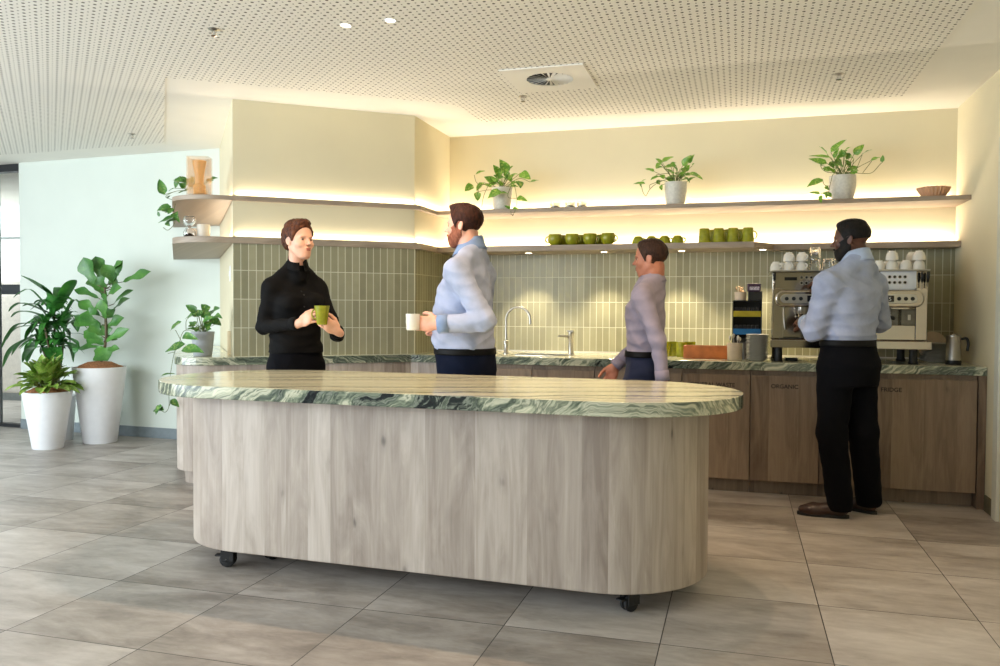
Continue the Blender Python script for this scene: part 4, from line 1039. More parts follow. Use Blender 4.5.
for nm, xa, xb in (('control_panel', .06, .47), ('control_panel', .56, W - .085)):
    pnl = plate_xz(capsule(xa, xb, cz0 + .026, cz1 - .026), -.012, -.0055).build(nm, MT['steel'], CM, bevel=.002, smooth=30)
    mid = (xa + xb) / 2
    plate_xz([(mid - .035, cz0 + .036), (mid + .03, cz0 + .036), (mid + .03, cz1 - .036), (mid - .035, cz1 - .036)], -.0145, -.0122).build('display', MT['display'], pnl)
    text_mesh('15', .036, (mid - .021, -.0148, cz0 + .043), (PI / 2, 0, 0), MT['white_plastic'], pnl, name='digits')
    for q in (-.165, -.12, -.075, .06, .10, .14):
        if xa < mid + q < xb - .01:
            MB().lathe([(0, -.004), (.012, -.004), (.013, 0), (0, 0)], 20, Matrix.Translation((mid + q, -.0122, (cz0 + cz1) / 2)) @ Matrix.Rotation(PI / 2, 4, 'X') @ Matrix.Diagonal((1, 1, -1, 1))).build('button', MT['black'], pnl, smooth=40)
# group heads and portafilters
for x in (.20, .72):
    gh = MB().lathe([(0, cz0 - .045), (.03, cz0 - .045), (.036, cz0 - .03), (.036, cz0 - .0005), (0, cz0 - .0005)], 26, Matrix.Translation((x, .07, 0))).build('group_head', MT['steel'], CM, smooth=40)
    pf_ = MB().lathe([(0, cz0 - .072), (.026, cz0 - .07), (.031, cz0 - .0455), (0, cz0 - .0455)], 24, Matrix.Translation((x, .07, 0)))
    pf_.tube([(x, .04, cz0 - .058), (x + .01, -.03, cz0 - .062)], .006, 8); p_ = pf_.build('portafilter', MT['chrome'], CM, smooth=40)
    MB().tube([(x + .01, -.03, cz0 - .062), (x + .014, -.06, cz0 - .064), (x + .02, -.12, cz0 - .07)], [.009, .013, .012], 10).build('grip', MT['black'], p_, smooth='all')
# knob fields
def dots(x0, z0, nx, nz, dx, dz, y, parent, m='display', r=.0085):
    o = MB(); rg = MB()
    for i in range(nx):
        for j in range(nz):
            M_ = Matrix.Translation((x0 + i * dx, y, z0 + j * dz)) @ Matrix.Rotation(PI / 2, 4, 'X')
            o.lathe([(0, .0), (r, .0), (r, .003), (0, .003)], 16, M_); rg.lathe([(r, 0), (r + .003, 0), (r + .003, .004), (r, .004)], 16, M_)
    a = o.build('cup_warmer_holes', MT[m], parent); b = rg.build('hole_rims', MT['steel'], a, smooth=40)
MB().box(.012, W - .012, .10, .1595, Z(1.386), Z(1.512)).build('upper_panel', MT['chrome'], CM, bevel=.004)
rp = MB().box(.69, W - .075, .085, .0995, Z(1.388), Z(1.512)).build('knob_plate', MT['white_plastic'], CM, bevel=.004)
dots(.745, Z(1.437), 4, 2, .031, .037, .0845, CM)
dots(.20, Z(1.437), 4, 2, .031, .037, .0995, CM)
MB().box(.09, .17, .096, .0998, Z(1.455), Z(1.477)).build('name_slot', MT['display'], CM)
MB().box(.61, .665, .096, .0998, Z(1.455), Z(1.477)).build('name_slot', MT['display'], CM)
# levers and steam wands
for x in (W - .052, W - .018):
    lv = MB().tube([(x, .06, Z(1.29)), (x + .003, .05, Z(1.45))], .0045, 8).build('steam_lever', MT['chrome'], CM, smooth='all')
    MB().tube([(x + .003, .05, Z(1.44)), (x + .0035, .047, Z(1.47)), (x + .004, .045, Z(1.505))], [.007, .011, .009], 10).build('lever_grip', MT['black'], lv, smooth='all')
lv = MB().tube([(.022, .05, Z(1.40)), (.022, .04, Z(1.47))], .006, 8).build('steam_lever', MT['chrome'], CM, smooth='all')
MB().tube([(.022, .04, Z(1.455)), (.022, .038, Z(1.505))], .010, 10).build('lever_grip', MT['black'], lv, smooth='all')
MB().tube(bez([(.085, .03, Z(1.275)), (.085, -.0, Z(1.2)), (.092, -.01, Z(1.12))], 5), .0045, 8).build('steam_wand', MT['steel'], CM, smooth='all')
MB().box(.06, .20, .0, .10, Z(1.057), Z(1.062)).build('drip_mat', MT['black'], CM)
MB().box(0, W, .05, .56, Z(1.513), Z(1.522)).build('cup_tray', MT['steel'], CM, bevel=.002)
rl = MB(); rl.tube([(.01, .06, Z(1.54)), (W - .01, .06, Z(1.54))], .003, 6)
for k in range(6): rl.tube([(.02 + k * (W - .04) / 5, .06, Z(1.522)), (.02 + k * (W - .04) / 5, .06, Z(1.54))], .0025, 6)
ZT = 1.5225
# cups on the machine (world x from pixels at the front row)
cl = 0
def cupstack(px, Y, n, grp, where):
    P = aty(px, 262, Y)
    for k in range(n):
        lab = ('upturned white cup ' if n == 1 else ('lowest' if k == 0 else 'top' if k == n - 1 else 'middle') + ' upturned white cup ') + f'on the coffee machine, {where}'
        place('cup', MT['ceramic'], 'coffee_cup', (P.x, Y, ZT + .0005 + k * .0625), random.uniform(.9, 2.0) if px > 850 else random.uniform(-1.2, -.7), lab, grp, 'cup')
G = 'white cups on the coffee machine'
for px, n, w_ in ((776, 1, 'leftmost of the front row'), (789, 2, 'second from left in the front row'), (802, 2, 'third from left in the front row'), (879, 1, 'front row beside the shoulder of the man'), (892, 2, 'front row, fourth from its right end'.replace('fourth', 'third')), (906, 1, 'front row, second from its right end'), (919, 2, 'at the right end of the front row')):
    cupstack(px, 5.97, n, G, w_)
for px, n, w_ in ((783, 1, 'back row at the left end'), (795, 1, 'back row, second from the left end'), (886, 1, 'back row, first right of the man'), (899, 1, 'back row, second right of the man'), (912, 2, 'at the right end of the back row')):
    cupstack(px, 6.10, n, G, w_)
# tumblers (glass)
for k, (px, n) in enumerate(((815, 2), (828, 1), (838, 1))):
    P = aty(px, 262, 5.97)
    for j in range(n):
        e = empty('glass_tumbler', (P.x, 5.97, ZT + .0005 + j * .079), 0, ['lower glass of the stacked pair' if j == 0 else 'upper glass of the stacked pair', 'single upturned glass left of the chin', 'upturned glass behind the chin'][k] + ' of the man at the coffee machine' if k else ('lower' if j == 0 else 'upper') + ' clear tumbler of the stacked pair on the coffee machine, left of the man', 'glass', 'clear tumblers on the coffee machine')
        MB().lathe([(0, .078), (.03, .078), (.033, .074), (.040, 0), (.038, 0), (.031, .07), (0, .07)], 24).build('glass_body', MT['glass'], e, smooth=40)
# ------------------------------------------------------------------ people (signed distance fields -> one continuous surface each)
class G:
    def __init__(s, lo, hi, vx):
        s.lo = np.array(lo, float); s.vx = vx; s.n = np.ceil((np.array(hi, float) - s.lo) / vx).astype(int) + 1
        s.D = np.full(s.n, .06, np.float32)
        s.ax = [(s.lo[i] + np.arange(s.n[i]) * vx).astype(np.float32) for i in range(3)]
    def sl(s, lo, hi, m=.05):
        a = np.clip(np.floor((np.array(lo) - m - s.lo) / s.vx).astype(int), 0, s.n - 1); b = np.clip(np.ceil((np.array(hi) + m - s.lo) / s.vx).astype(int) + 1, 1, s.n)
        S = tuple(slice(a[i], b[i]) for i in range(3))
        X, Y, Z = np.meshgrid(*[s.ax[i][S[i]] for i in range(3)], indexing='ij', sparse=True)
        return S, X, Y, Z
    def put(s, S, d, k, sub=False):
        D = s.D[S]
        if sub: d = -d; h = np.clip(.5 + .5 * (d - D) / k, 0, 1); s.D[S] = D * (1 - h) + d * h + k * h * (1 - h)
        else:
            if k <= 0: s.D[S] = np.minimum(D, d)
            else: h = np.clip(.5 + .5 * (D - d) / k, 0, 1); s.D[S] = D * (1 - h) + d * h - k * h * (1 - h)
    def rc(s, a, b, ra, rb, k=.012, sub=False):
        a = np.array(a, float); b = np.array(b, float); r = max(ra, rb)
        S, X, Y, Z = s.sl(np.minimum(a, b) - r, np.maximum(a, b) + r)
        ab = b - a; L2 = max(1e-9, float(ab @ ab))
        t = np.clip(((X - a[0]) * ab[0] + (Y - a[1]) * ab[1] + (Z - a[2]) * ab[2]) / L2, 0, 1)
        d = np.sqrt((X - a[0] - t * ab[0]) ** 2 + (Y - a[1] - t * ab[1]) ** 2 + (Z - a[2] - t * ab[2]) ** 2) - (ra + (rb - ra) * t)
        s.put(S, d, k, sub)
    def ell(s, c, r, A=None, k=.012, sub=False):
        c = np.array(c, float); r = np.array(r, float); m = r.max(); S, X, Y, Z = s.sl(c - m, c + m)
        if A is None: A = np.eye(3)
        q = [A[0, i] * (X - c[0]) + A[1, i] * (Y - c[1]) + A[2, i] * (Z - c[2]) for i in range(3)]
        k0 = np.sqrt((q[0] / r[0]) ** 2 + (q[1] / r[1]) ** 2 + (q[2] / r[2]) ** 2) + 1e-6
        k1 = np.sqrt((q[0] / r[0] ** 2) ** 2 + (q[1] / r[1] ** 2) ** 2 + (q[2] / r[2] ** 2) ** 2) + 1e-6
        s.put(S, k0 * (k0 - 1) / k1, k, sub)
    def loft(s, o, f, secs, k=.02, p=2.3):
        """secs: (z, cx, halfdepth, halfwidth) in a frame with forward f"""
        zs = np.array([q[0] for q in secs]); f = np.array(f, float); l = np.array([-f[1], f[0]])
        zz = np.linspace(zs[0], zs[-1], 200)
        def ip(i):
            v = np.interp(zz, zs, [q[i] for q in secs]); kk = np.ones(15) / 15; vp = np.pad(v, 7, 'edge'); return np.convolve(vp, kk, 'valid')
        c, a, b = ip(1), ip(2), ip(3); R = max(a.max(), b.max()) + abs(c).max()
        S, X, Y, Z = s.sl((o[0] - R, o[1] - R, zs[0]), (o[0] + R, o[1] + R, zs[-1]))
        C = np.interp(Z, zz, c); Aa = np.interp(Z, zz, a); Bb = np.interp(Z, zz, b)
        u = (X - o[0]) * f[0] + (Y - o[1]) * f[1] - C; v = (X - o[0]) * l[0] + (Y - o[1]) * l[1]
        rr = (np.abs(u / Aa) ** p + np.abs(v / Bb) ** p) ** (1 / p)
        d = (rr - 1) * np.minimum(Aa, Bb)
        dz = np.maximum(zs[0] - Z, Z - zs[-1]); d = np.where(dz > 0, np.sqrt(np.maximum(d, 0) ** 2 + dz ** 2) + np.minimum(d, 0) * 0, np.maximum(d, dz))
        s.put(S, d, k)
    def cut(s, p, n):       # keep the side opposite to n
        X, Y, Z = np.meshgrid(*s.ax, indexing='ij', sparse=True); p = np.array(p, float); n = np.array(n, float); n /= np.linalg.norm(n)
        s.D = np.maximum(s.D, (X - p[0]) * n[0] + (Y - p[1]) * n[1] + (Z - p[2]) * n[2]).astype(np.float32)
    def folds(s, amp, fr=(42, 42, 30), seed=0, zr=None):
        X, Y, Z = np.meshgrid(*s.ax, indexing='ij', sparse=True)
        w1 = np.sin(X * 9 + seed) + np.sin(Y * 8 + Z * 7 + seed * 2)
        q1 = X * fr[0] * .6 + Z * fr[2] + 1.6 * w1 + seed; q2 = Y * fr[1] * .7 - Z * fr[2] * 1.3 + 1.9 * w1 + 2 * seed
        d = (np.abs(np.sin(q1)) - .6) * .9 + (np.abs(np.sin(q2)) - .6) * .9 + .3 * np.sin(Z * 60 + 3 * w1)
        A = amp
        if zr: A = amp * (1 + zr[2] * np.exp(-((Z - zr[0]) / zr[1]) ** 2))
        s.D = (s.D + A * d).astype(np.float32)
    def build(s, name, m, parent, off, smooth_it=0):
        g = openvdb.FloatGrid(.06); g.copyFromArray(np.ascontiguousarray(s.D)); 
        v, t, q = g.convertToPolygons(0.0, 0.0) if True else None
        v = v * s.vx + s.lo - np.array(off)
        me = bpy.data.meshes.new(name)
        fs = [tuple(int(i) for i in f)[::-1] for f in q] + [tuple(int(i) for i in f)[::-1] for f in t]
        me.from_pydata(v.tolist(), [], fs); me.update(); me.materials.append(m)
        # orientation check
        me.polygons.foreach_set('use_smooth', [True] * len(me.polygons))
        bm = bmesh.new(); bm.from_mesh(me); bmesh.ops.recalc_face_normals(bm, faces=bm.faces)
        # keep only pieces of a sensible size
        seen = set(); bm.verts.ensure_lookup_table(); comps = []
        for v0 in bm.verts:
            if v0.index in seen: continue
            st = [v0]; seen.add(v0.index); cp = []
            while st:
                w = st.pop(); cp.append(w)
                for e in w.link_edges:
                    o = e.other_vert(w)
                    if o.index not in seen: seen.add(o.index); st.append(o)
            comps.append(cp)
        mx = max(len(c) for c in comps)
        kill = [v for c in comps if len(c) < mx * .08 for v in c]
        if kill: bmesh.ops.delete(bm, geom=kill, context='VERTS')
        if smooth_it:
            for _ in range(smooth_it): bmesh.ops.smooth_vert(bm, verts=bm.verts, factor=.5, use_axis_x=True, use_axis_y=True, use_axis_z=True)
        bm.to_mesh(me); bm.free()
        o = bpy.data.objects.new(name, me); COL.objects.link(o); o.parent = parent
        return o
def nv(v): v = np.array(v, float); return v / np.linalg.norm(v)
def W3(p): return np.array((p.x, p.y, p.z))
def head_frame(f, pitch=0, roll=0):
    f = nv((f[0], f[1], 0)); l = np.array((-f[1], f[0], 0)); u = np.array((0, 0, 1.))
    f2 = f * math.cos(pitch) + u * math.sin(pitch); u2 = u * math.cos(pitch) - f * math.sin(pitch)
    l2 = l * math.cos(roll) + u2 * math.sin(roll); u3 = u2 * math.cos(roll) - l * math.sin(roll)
    return np.stack([f2, l2, u3], 1)       # columns
def head(g, c, A, H, male=True, infl=0, ears=True, face=True):
    L = lambda x, y, z: c + A @ (np.array((x, y, z)) * H); r = lambda *a: np.array(a) * H + infl
    g.ell(L(-.055, 0, .165), r(.40, .315, .325), A, k=.01)
    g.ell(L(.10, 0, -.06), r(.265, .262, .36), A, k=.02)
    j = 1.08 if male else 1.0
    for s in (-1, 1):
        g.rc(L(-.04, s * .215 * j, -.16), L(.19, s * .095 * j, -.385), .075 * H + infl, .07 * H + infl, k=.018)
    g.ell(L(.235, 0, -.40), r(.10, .12 * j, .085), A, k=.014)
    g.ell(L(.20, 0, -.26), r(.165, .15, .15), A, k=.02)
    if face:
        g.ell(L(.305, 0, .085), r(.06, .19, .045), A, k=.014)
        for s in (-1, 1):
            g.ell(L(.355, s * .125, .005), r(.055, .075, .04), A, k=.012, sub=True)
            g.ell(L(.235, s * .165, -.105), r(.09, .085, .075), A, k=.02)
        g.rc(L(.33, 0, .05), L(.438, 0, -.105), .026 * H, .036 * H, k=.01)
        for s in (-1, 1): g.ell(L(.382, s * .042, -.115), r(.042, .03, .028), A, k=.006)
        g.ell(L(.352, 0, -.222), r(.042, .092, .022), A, k=.006); g.ell(L(.345, 0, -.268), r(.042, .078, .026), A, k=.006)
        g.ell(L(.40, 0, -.245), r(.04, .085, .008), A, k=.004, sub=True)
    if ears:
        for s in (-1, 1):
            B = A @ np.array(Matrix.Rotation(s * -.35, 3, 'Z')) @ np.array(Matrix.Rotation(-.18, 3, 'Y'))
            g.ell(L(-.035, s * .305, -.01), r(.075, .026, .125), B, k=.006)
            g.ell(L(-.02, s * .335, .0), r(.04, .02, .07), B, k=.006, sub=True)
def hand(g, w, u, n, s, sc=1.0, curl=(.5, .6, .5), spread=.10, thumb=.6, tcurl=.4, fr=.0088):
    """w wrist, u finger direction, n palm normal (fingers curl to it), s thumb side"""
    w = np.array(w, float); u = nv(u); n = nv(np.array(n, float) - u * (u @ np.array(n, float))); s0 = np.cross(u, n); s = s0 * (1 if s0 @ np.array(s, float) > 0 else -1)
    q = lambda a, b, c_: w + (u * a + s * b + n * c_) * sc
    A = np.stack([u, s, n], 1)
    g.rc(q(-.03, 0, 0), q(.02, 0, 0), .026 * sc, .026 * sc, k=.012)
    g.ell(q(.052, .0, .0), np.array((.052, .042, .017)) * sc, A, k=.012)
    g.ell(q(.035, .026, .010), np.array((.034, .018, .017)) * sc, A, k=.01)
    for i, (b, L, r) in enumerate(((.030, 1.0, 1.0), (.0105, 1.1, 1.03), (-.0095, 1.02, 1.0), (-.029, .82, .9))):
        p = q(.088 - .006 * abs(i - 1.2), b, .0); sp = (b / .03) * spread; cc = 0
        g.rc(q(.05, b * .8, 0), p, .0115 * sc, .0105 * sc, k=.006)
        for Lk, ck, r0, r1 in ((.044, curl[0], 1.08, 1.0), (.027, curl[1], 1.0, .9), (.022, curl[2], .9, .78)):
            cc += ck; dd = nv(u * math.cos(cc) + n * math.sin(cc) + s * sp * math.cos(cc)); p2 = p + dd * Lk * L * sc
            g.rc(p, p2, fr * r * r0 * sc, fr * r * r1 * sc, k=.0022); p = p2
    p = q(.018, .030, .008); d1 = nv(u * .75 + s * (.65 * thumb + .2) + n * .35); p1 = p + d1 * .042 * sc; d2 = nv(u * .85 + s * .25 * thumb + n * tcurl); p2 = p1 + d2 * .032 * sc; d3 = nv(u * .75 - s * .1 + n * (tcurl + .25)); p3 = p2 + d3 * .025 * sc
    g.rc(p, p1, .015 * sc, .0115 * sc, k=.01); g.rc(p1, p2, .0112 * sc, .0102 * sc, k=.003); g.rc(p2, p3, .0102 * sc, .0082 * sc, k=.003)
def eyes(c, A, H, parent, off, iris=(70, 50, 34), brow=None):
    for s in (-1, 1):
        p = c + A @ (np.array((.285, s * .128, .005)) * H) - np.array(off)
        R = Matrix([list(A[i]) for i in range(3)]).to_4x4()
        e = MB().sphere((0, 0, 0), (.040 * H, .046 * H, .026 * H), 14, 8, Matrix.Translation(p) @ R).build('eye', flat('eye_white', (226, 220, 212), .3, .01) if 'eyew' not in MT else MT['eyew'], parent, smooth='all')
        p2 = c + A @ (np.array((.322, s * .126, .005)) * H) - np.array(off)
        MB().sphere((0, 0, 0), (.010 * H, .026 * H, .024 * H), 12, 8, Matrix.Translation(p2) @ R).build('iris', flat('iris', iris, .2), e, smooth='all')
        if brow:
            f_ = MB(); pts = [c + A @ (np.array((.352 - .035 * k * k / 9, s * (.055 + .032 * k * 1.3), .078 + .012 * math.sin(k * .9))) * H) - np.array(off) for k in range(4)]
            f_.tube([Vector(q) for q in pts], [.010 * H, .014 * H, .013 * H, .006 * H], 6); f_.build('eyebrow', brow, parent, smooth='all')
MT['belt'] = flat('black_belt_leather', (9, 9, 9), .6, .1, spec=.2)
def ringband(o, f, z0, z1, a0, b0, a1, b1, c0, c1, m, name, parent, off, th=.004, open_front=0.0, n=48, lift=None):
    f = nv((f[0], f[1], 0)); l = np.array((-f[1], f[0], 0)); vs = []; fs = []
    cnt = n if open_front == 0 else n + 1
    for lv in range(5):
        t = lv / 4
        for i in range(cnt):
            a = (2 * PI * i / n) if open_front == 0 else (open_front + (2 * PI - 2 * open_front) * i / n)
            A_ = a0 + (a1 - a0) * t; B_ = b0 + (b1 - b0) * t; C_ = c0 + (c1 - c0) * t; z = z0 + (z1 - z0) * t + (lift(a) if lift else 0)
            p = np.array((o[0], o[1], 0)) + f * (C_ + A_ * math.cos(a)) + l * (B_ * math.sin(a)); vs.append((p[0] - off[0], p[1] - off[1], z - off[2]))
    for lv in range(4):
        for i in range(n):
            j = (i + 1) % cnt if open_front == 0 else i + 1
            fs.append((lv * cnt + i, lv * cnt + j, (lv + 1) * cnt + j, (lv + 1) * cnt + i))
    return MB().add(vs, fs).build(name, m, parent, smooth=50, solid=th)
def hair_from(c, A, H, thick, m, parent, off, l1=None, l2=None, extra=None, name='hair', vx=.003, lump=.0):
    R = .62 * H; g = G(c - R, c + R, vx)
    head(g, c, A, H, ears=False, face=False, infl=thick)
    if extra: extra(g)
    if lump:
        X, Y, Z = np.meshgrid(*g.ax, indexing='ij', sparse=True); g.D = (g.D + lump * (np.sin(X * 150 + 2 * np.sin(Z * 60)) * np.sin(Y * 140 + 2 * np.sin(X * 70)) + .6 * np.sin(Z * 190 + 3 * np.sin(Y * 80)))).astype(np.float32)
    for s_ in (-1, 1): g.ell(c + A @ (np.array((-.005, s_ * .33, -.045)) * H), np.array((.085, .13, .135)) * H, A, k=.003, sub=True)
    for (x, z, nx, nz) in (l1, l2):
        g.cut(c + A @ (np.array((x, 0, z)) * H), A @ np.array((nx, 0, nz)))
    return g.build(name, m, parent, off)
def beard_from(c, A, H, thick, m, parent, off, vx=.003):
    R = .6 * H; g = G(c - R, c + R, vx); head(g, c, A, H, ears=False, face=False, infl=thick)
    L = lambda x, y, z: c + A @ (np.array((x, y, z)) * H)
    g.ell(L(.36, 0, -.205), np.array((.05, .10, .022)) * H, A, k=.008)         # moustache
    g.cut(L(.02, 0, .07), A @ nv((.5, 0, .87)))
    g.cut(L(-.06, 0, 0), A @ np.array((-1., 0, .0)))
    for s in (-1, 1): g.ell(L(.30, s * .12, -.10), np.array((.13, .10, .105)) * H, A, k=.012, sub=True)
    g.ell(L(.37, 0, -.245), np.array((.07, .07, .026)) * H, A, k=.008, sub=True)
    g.ell(L(.42, 0, -.10), np.array((.12, .08, .10)) * H, A, k=.004, sub=True)
    return g.build('beard', m, parent, off)
def shoe(foot_heel, d, m_, parent, off, L=.29, sole=None, vx=.005, tilt=0):
    h = np.array(foot_heel, float); d = nv((d[0], d[1], 0)); s = np.array((-d[1], d[0], 0)); lo = h - .2; hi = h + d * L + .2
    g = G(np.minimum(h - .12, h + d * L - .12), np.maximum(h + .14, h + d * L + .14), vx)
    q = lambda a, b, z: h + d * a + s * b + np.array((0, 0, z))
    g.rc(q(.05, 0, .055), q(.20, 0, .04), .042, .036, k=.02); g.rc(q(.20, 0, .038), q(L - .03, 0, .032), .042, .026, k=.02)
    g.rc(q(.055, 0, .06), q(.06, 0, .11), .045, .043, k=.02)
    g.ell(q(.20, 0, .03), (.075, .048, .034), np.stack([d, s, np.array((0, 0, 1.))], 1), k=.02)
    g.cut((0, 0, h[2] + .012), (0, 0, -1)); o = g.build('shoe', m_, parent, off)
    pl = []
    for k in range(28):
        a = 2 * PI * k / 28; x = L / 2 + (L / 2 + .004) * math.cos(a); w = (.044 + .006 * math.cos(a)) * math.sin(a); w *= 1 - .18 * math.exp(-((x - L * .4) / .06) ** 2)
        p = h + d * x + s * w; pl.append((p[0] - off[0], p[1] - off[1]))
    MB().prism(pl, h[2] - off[2] + .0005, h[2] - off[2] + .02).build('sole', sole or MT['rubber'], o, smooth=40, bevel=.002)
    return o

def person(name, root, label, P):
    """P: dict of joints (world), frames, materials"""
    off = np.array((root[0], root[1], 0.)); e = empty('person', tuple(off), 0, label, 'person')
    f = nv((*P['f'], 0)); l = np.array((-f[1], f[0], 0)); o = np.array((P['o'][0], P['o'][1], 0.))
    Tf = lambda a, b, z: o + f * a + l * b + np.array((0, 0, z))
    c, A, H = P['hc'], P['hA'], P['H']; male = P.get('male', True)
    secs = P['torso']; zb = P['belt']; hw = P['hipw']
    lo = np.minimum.reduce([P['wL'], P['wR'], P['eL'], P['eR'], o, P['footL'], P['footR'], c]) - .24; hi = np.maximum.reduce([P['wL'], P['wR'], P['eL'], P['eR'], o, P['footL'], P['footR'], c]) + .24
    lo[2] = -.01; hi[2] = c[2] + .2
    g = G(lo, hi, P.get('vx', .0042))
    sh = .014
    g.loft(o, f[:2], [(z, cx, a - sh, b - sh) for (z, cx, a, b) in secs], k=.02)
    nb = P['neck']; nr = .062 if male else .047
    g.rc(nb + np.array((0, 0, -.05)), c + A @ (np.array((-.10, 0, -.22)) * H), nr * 1.12, nr, k=.03)
    g.rc(nb + np.array((0, 0, -.05)) + l * .02, P['sL'] + np.array((0, 0, -.015)), nr * .7, .032, k=.02); g.rc(nb + np.array((0, 0, -.05)) - l * .02, P['sR'] + np.array((0, 0, -.015)), nr * .7, .032, k=.02)
    head(g, c, A, H, male)
    ar = P.get('arm', .045)
    for s in 'LR':
        g.rc(P['s' + s], P['e' + s], ar, ar * .82, k=.02); g.rc(P['e' + s], P['w' + s], ar * .84, .027 if male else .023, k=.012)
        h = P['h' + s]; hand(g, P['w' + s], **h)
    zh = P['hipz']
    for s, sg in (('L', 1), ('R', -1)):
        hp = Tf(P['hcx'], sg * hw * .5, zh); kn = P['knee' + s]; an_ = P['foot' + s] + np.array((0, 0, .09))
        g.rc(hp, kn, .075, .05, k=.03); g.rc(kn, an_, .052, .035, k=.02)
        dd = nv((*P['fd' + s], 0)); g.rc(an_ + dd * -.02 + np.array((0, 0, -.04)), an_ + dd * .13 + np.array((0, 0, -.055)), .03, .022, k=.02)
    body = g.build('body', P['skin'], e, off, smooth_it=1)
    # shirt
    g = G(lo, hi, P.get('vxc', .0048))
    g.loft(o, f[:2], [(zb - .006 - P.get('hem', 0), q[1], q[2] + P.get('hem', 0) * .5, q[3] + P.get('hem', 0) * .5) if abs(q[0] - zb) < 1e-6 else q for q in secs if q[0] >= zb - .001], k=.02)
    sr = P.get('sleeve', .058)
    for s, sg in (('L', 1), ('R', -1)):
        g.rc(Tf(P.get('shcx', 0), sg * .05, P['sL'][2] + .02), P['s' + s], .062, sr, k=.05)
        g.rc(nb + np.array((0, 0, P.get('yoke', -.012))) + l * sg * .03 - f * .012, P['s' + s] + np.array((0, 0, .012)), nr * 1.0, sr * .85, k=.03)
        g.rc(P['s' + s], P['e' + s], sr, sr * .86, k=.035)
        w = P['w' + s]; d_ = w - P['e' + s]; end = P['e' + s] + d_ * P.get('cuff', .90)
        g.rc(P['e' + s], end, sr * .86, sr * .66, k=.02)
    if P.get('bust'):
        for sg in (-1, 1): g.ell(Tf(.085, sg * .072, P['bust']), (.058, .062, .062), None, k=.04)
    g.rc(nb + np.array((0, 0, -.06)) + f * .006, nb + np.array((0, 0, .018)), nr * 1.42, nr * 1.22, k=.02)
    g.folds(P.get('fold', .003), seed=P.get('seed', 1), zr=(zb + .06, .07, 1.0))
    for s in 'LR':
        w = P['w' + s]; d_ = nv(w - P['e' + s]); end = P['e' + s] + (w - P['e' + s]) * P.get('cuff', .90)
        # flat cuff end: remove a ball beyond the cuff
        g.ell(end + d_ * (sr * .66), (sr * .66,) * 3, None, k=.003, sub=True)
    # neck hole
    g.rc(nb + np.array((0, 0, .045)) + f * .01, nb + np.array((0, 0, .2)) + f * .03, nr * 1.06, nr * 1.2, k=.004, sub=True)
    shirt = g.build('shirt', P['shirt'], e, off, smooth_it=1)
    # cuffs
    for s in 'LR':
        w = P['w' + s]; d_ = nv(w - P['e' + s]); end = P['e' + s] + (w - P['e' + s]) * P.get('cuff', .90)
        u_ = nv(np.cross(d_, (0, 0, 1.))); v_ = np.cross(d_, u_); vs = []; fs = []
        for lv in range(3):
            for k in range(24):
                a = 2 * PI * k / 24; p = end - d_ * .045 + d_ * .03 * lv - off; p = p + (u_ * math.cos(a) + v_ * math.sin(a)) * (sr * .66 + .004); vs.append(tuple(p))
        for lv in range(2):
            for k in range(24): fs.append((lv * 24 + k, lv * 24 + (k + 1) % 24, (lv + 1) * 24 + (k + 1) % 24, (lv + 1) * 24 + k))
        MB().add(vs, fs).build('cuff', P.get('collar', P['shirt']), shirt, smooth=50, solid=.004)
    # collar
    cz = nb[2] + P.get('colz', .012); co = nb[:2]
    ringband(co, f, cz - .012, cz + P.get('colh', .035), nr * 1.35, nr * 1.32, nr * 1.06, nr * 1.08, .012, .008, P.get('collar', P['shirt']), 'collar', shirt, off, th=.006, open_front=.28, lift=lambda a: -.018 * math.cos(a))
    ringband(co, f, cz - .03, cz + P.get('colh', .035), nr * 1.62, nr * 1.52, nr * 1.10, nr * 1.12, .014, .008, P.get('collar', P['shirt']), 'collar', shirt, off, th=.004, open_front=.22, lift=lambda a: -.022 * math.cos(a))
    # placket with buttons
    pk = MB(); pts = []
    for (z, cx, a, b) in secs:
        if z > zb and z < nb[2] - .02: pts.append(Vector(Tf(cx + a + .002, 0, z) - off))
    if len(pts) > 2:
        pk = [q for q in bez(pts, 4)]
        bb = MB()
        for k in range(1, 7):
            q = pk[int(k * (len(pk) - 1) / 7)]; bb.sphere(q, .005, 8, 6)
        bb.build('buttons', P.get('button', MT['ceramic']), shirt, smooth='all')
    # trousers
    g = G(lo, hi, P.get('vxc', .0048))
    g.loft(o, f[:2], P['hips'], k=.02)
    for s, sg in (('L', 1), ('R', -1)):
        hp = Tf(P['hcx'], sg * hw * .5, zh); kn = P['knee' + s]; an_ = P['foot' + s] + np.array((0, 0, .085))
        tr = P.get('thigh', .098); g.rc(hp, kn, tr, tr * .78, k=.03); g.rc(kn, an_, tr * .78, tr * .70, k=.03)
    g.folds(.0032, fr=(24, 24, 12), seed=P.get('seed', 1) + 3)
    g.cut((0, 0, .045), (0, 0, -1)); g.cut((0, 0, zb + .004), (0, 0, 1))
    tro = g.build('trousers', P['trousers'], e, off, smooth_it=1)
    hs = P['hips']; zz = [q[0] for q in hs]; at_ = lambda z, i: float(np.interp(z, zz, [q[i] for q in hs]))
    if not P.get('nobelt'): ringband(o[:2], f, zb - .028, zb + .008, at_(zb - .02, 2) + .009, at_(zb - .02, 3) + .009, at_(zb, 2) + .008, at_(zb, 3) + .008, at_(zb - .02, 1), at_(zb, 1), P.get('beltm', MT['belt']), 'belt', tro, off, th=.005)
    for s in 'LR': shoe(P['foot' + s] - nv((*P['fd' + s], 0)) * .05, P['fd' + s], P['shoe'], e, off)
    eyes(c, A, H, e, off, brow=P.get('browm'))
    RR = Matrix([list(A[i]) for i in range(3)]).to_4x4(); lm = MB()
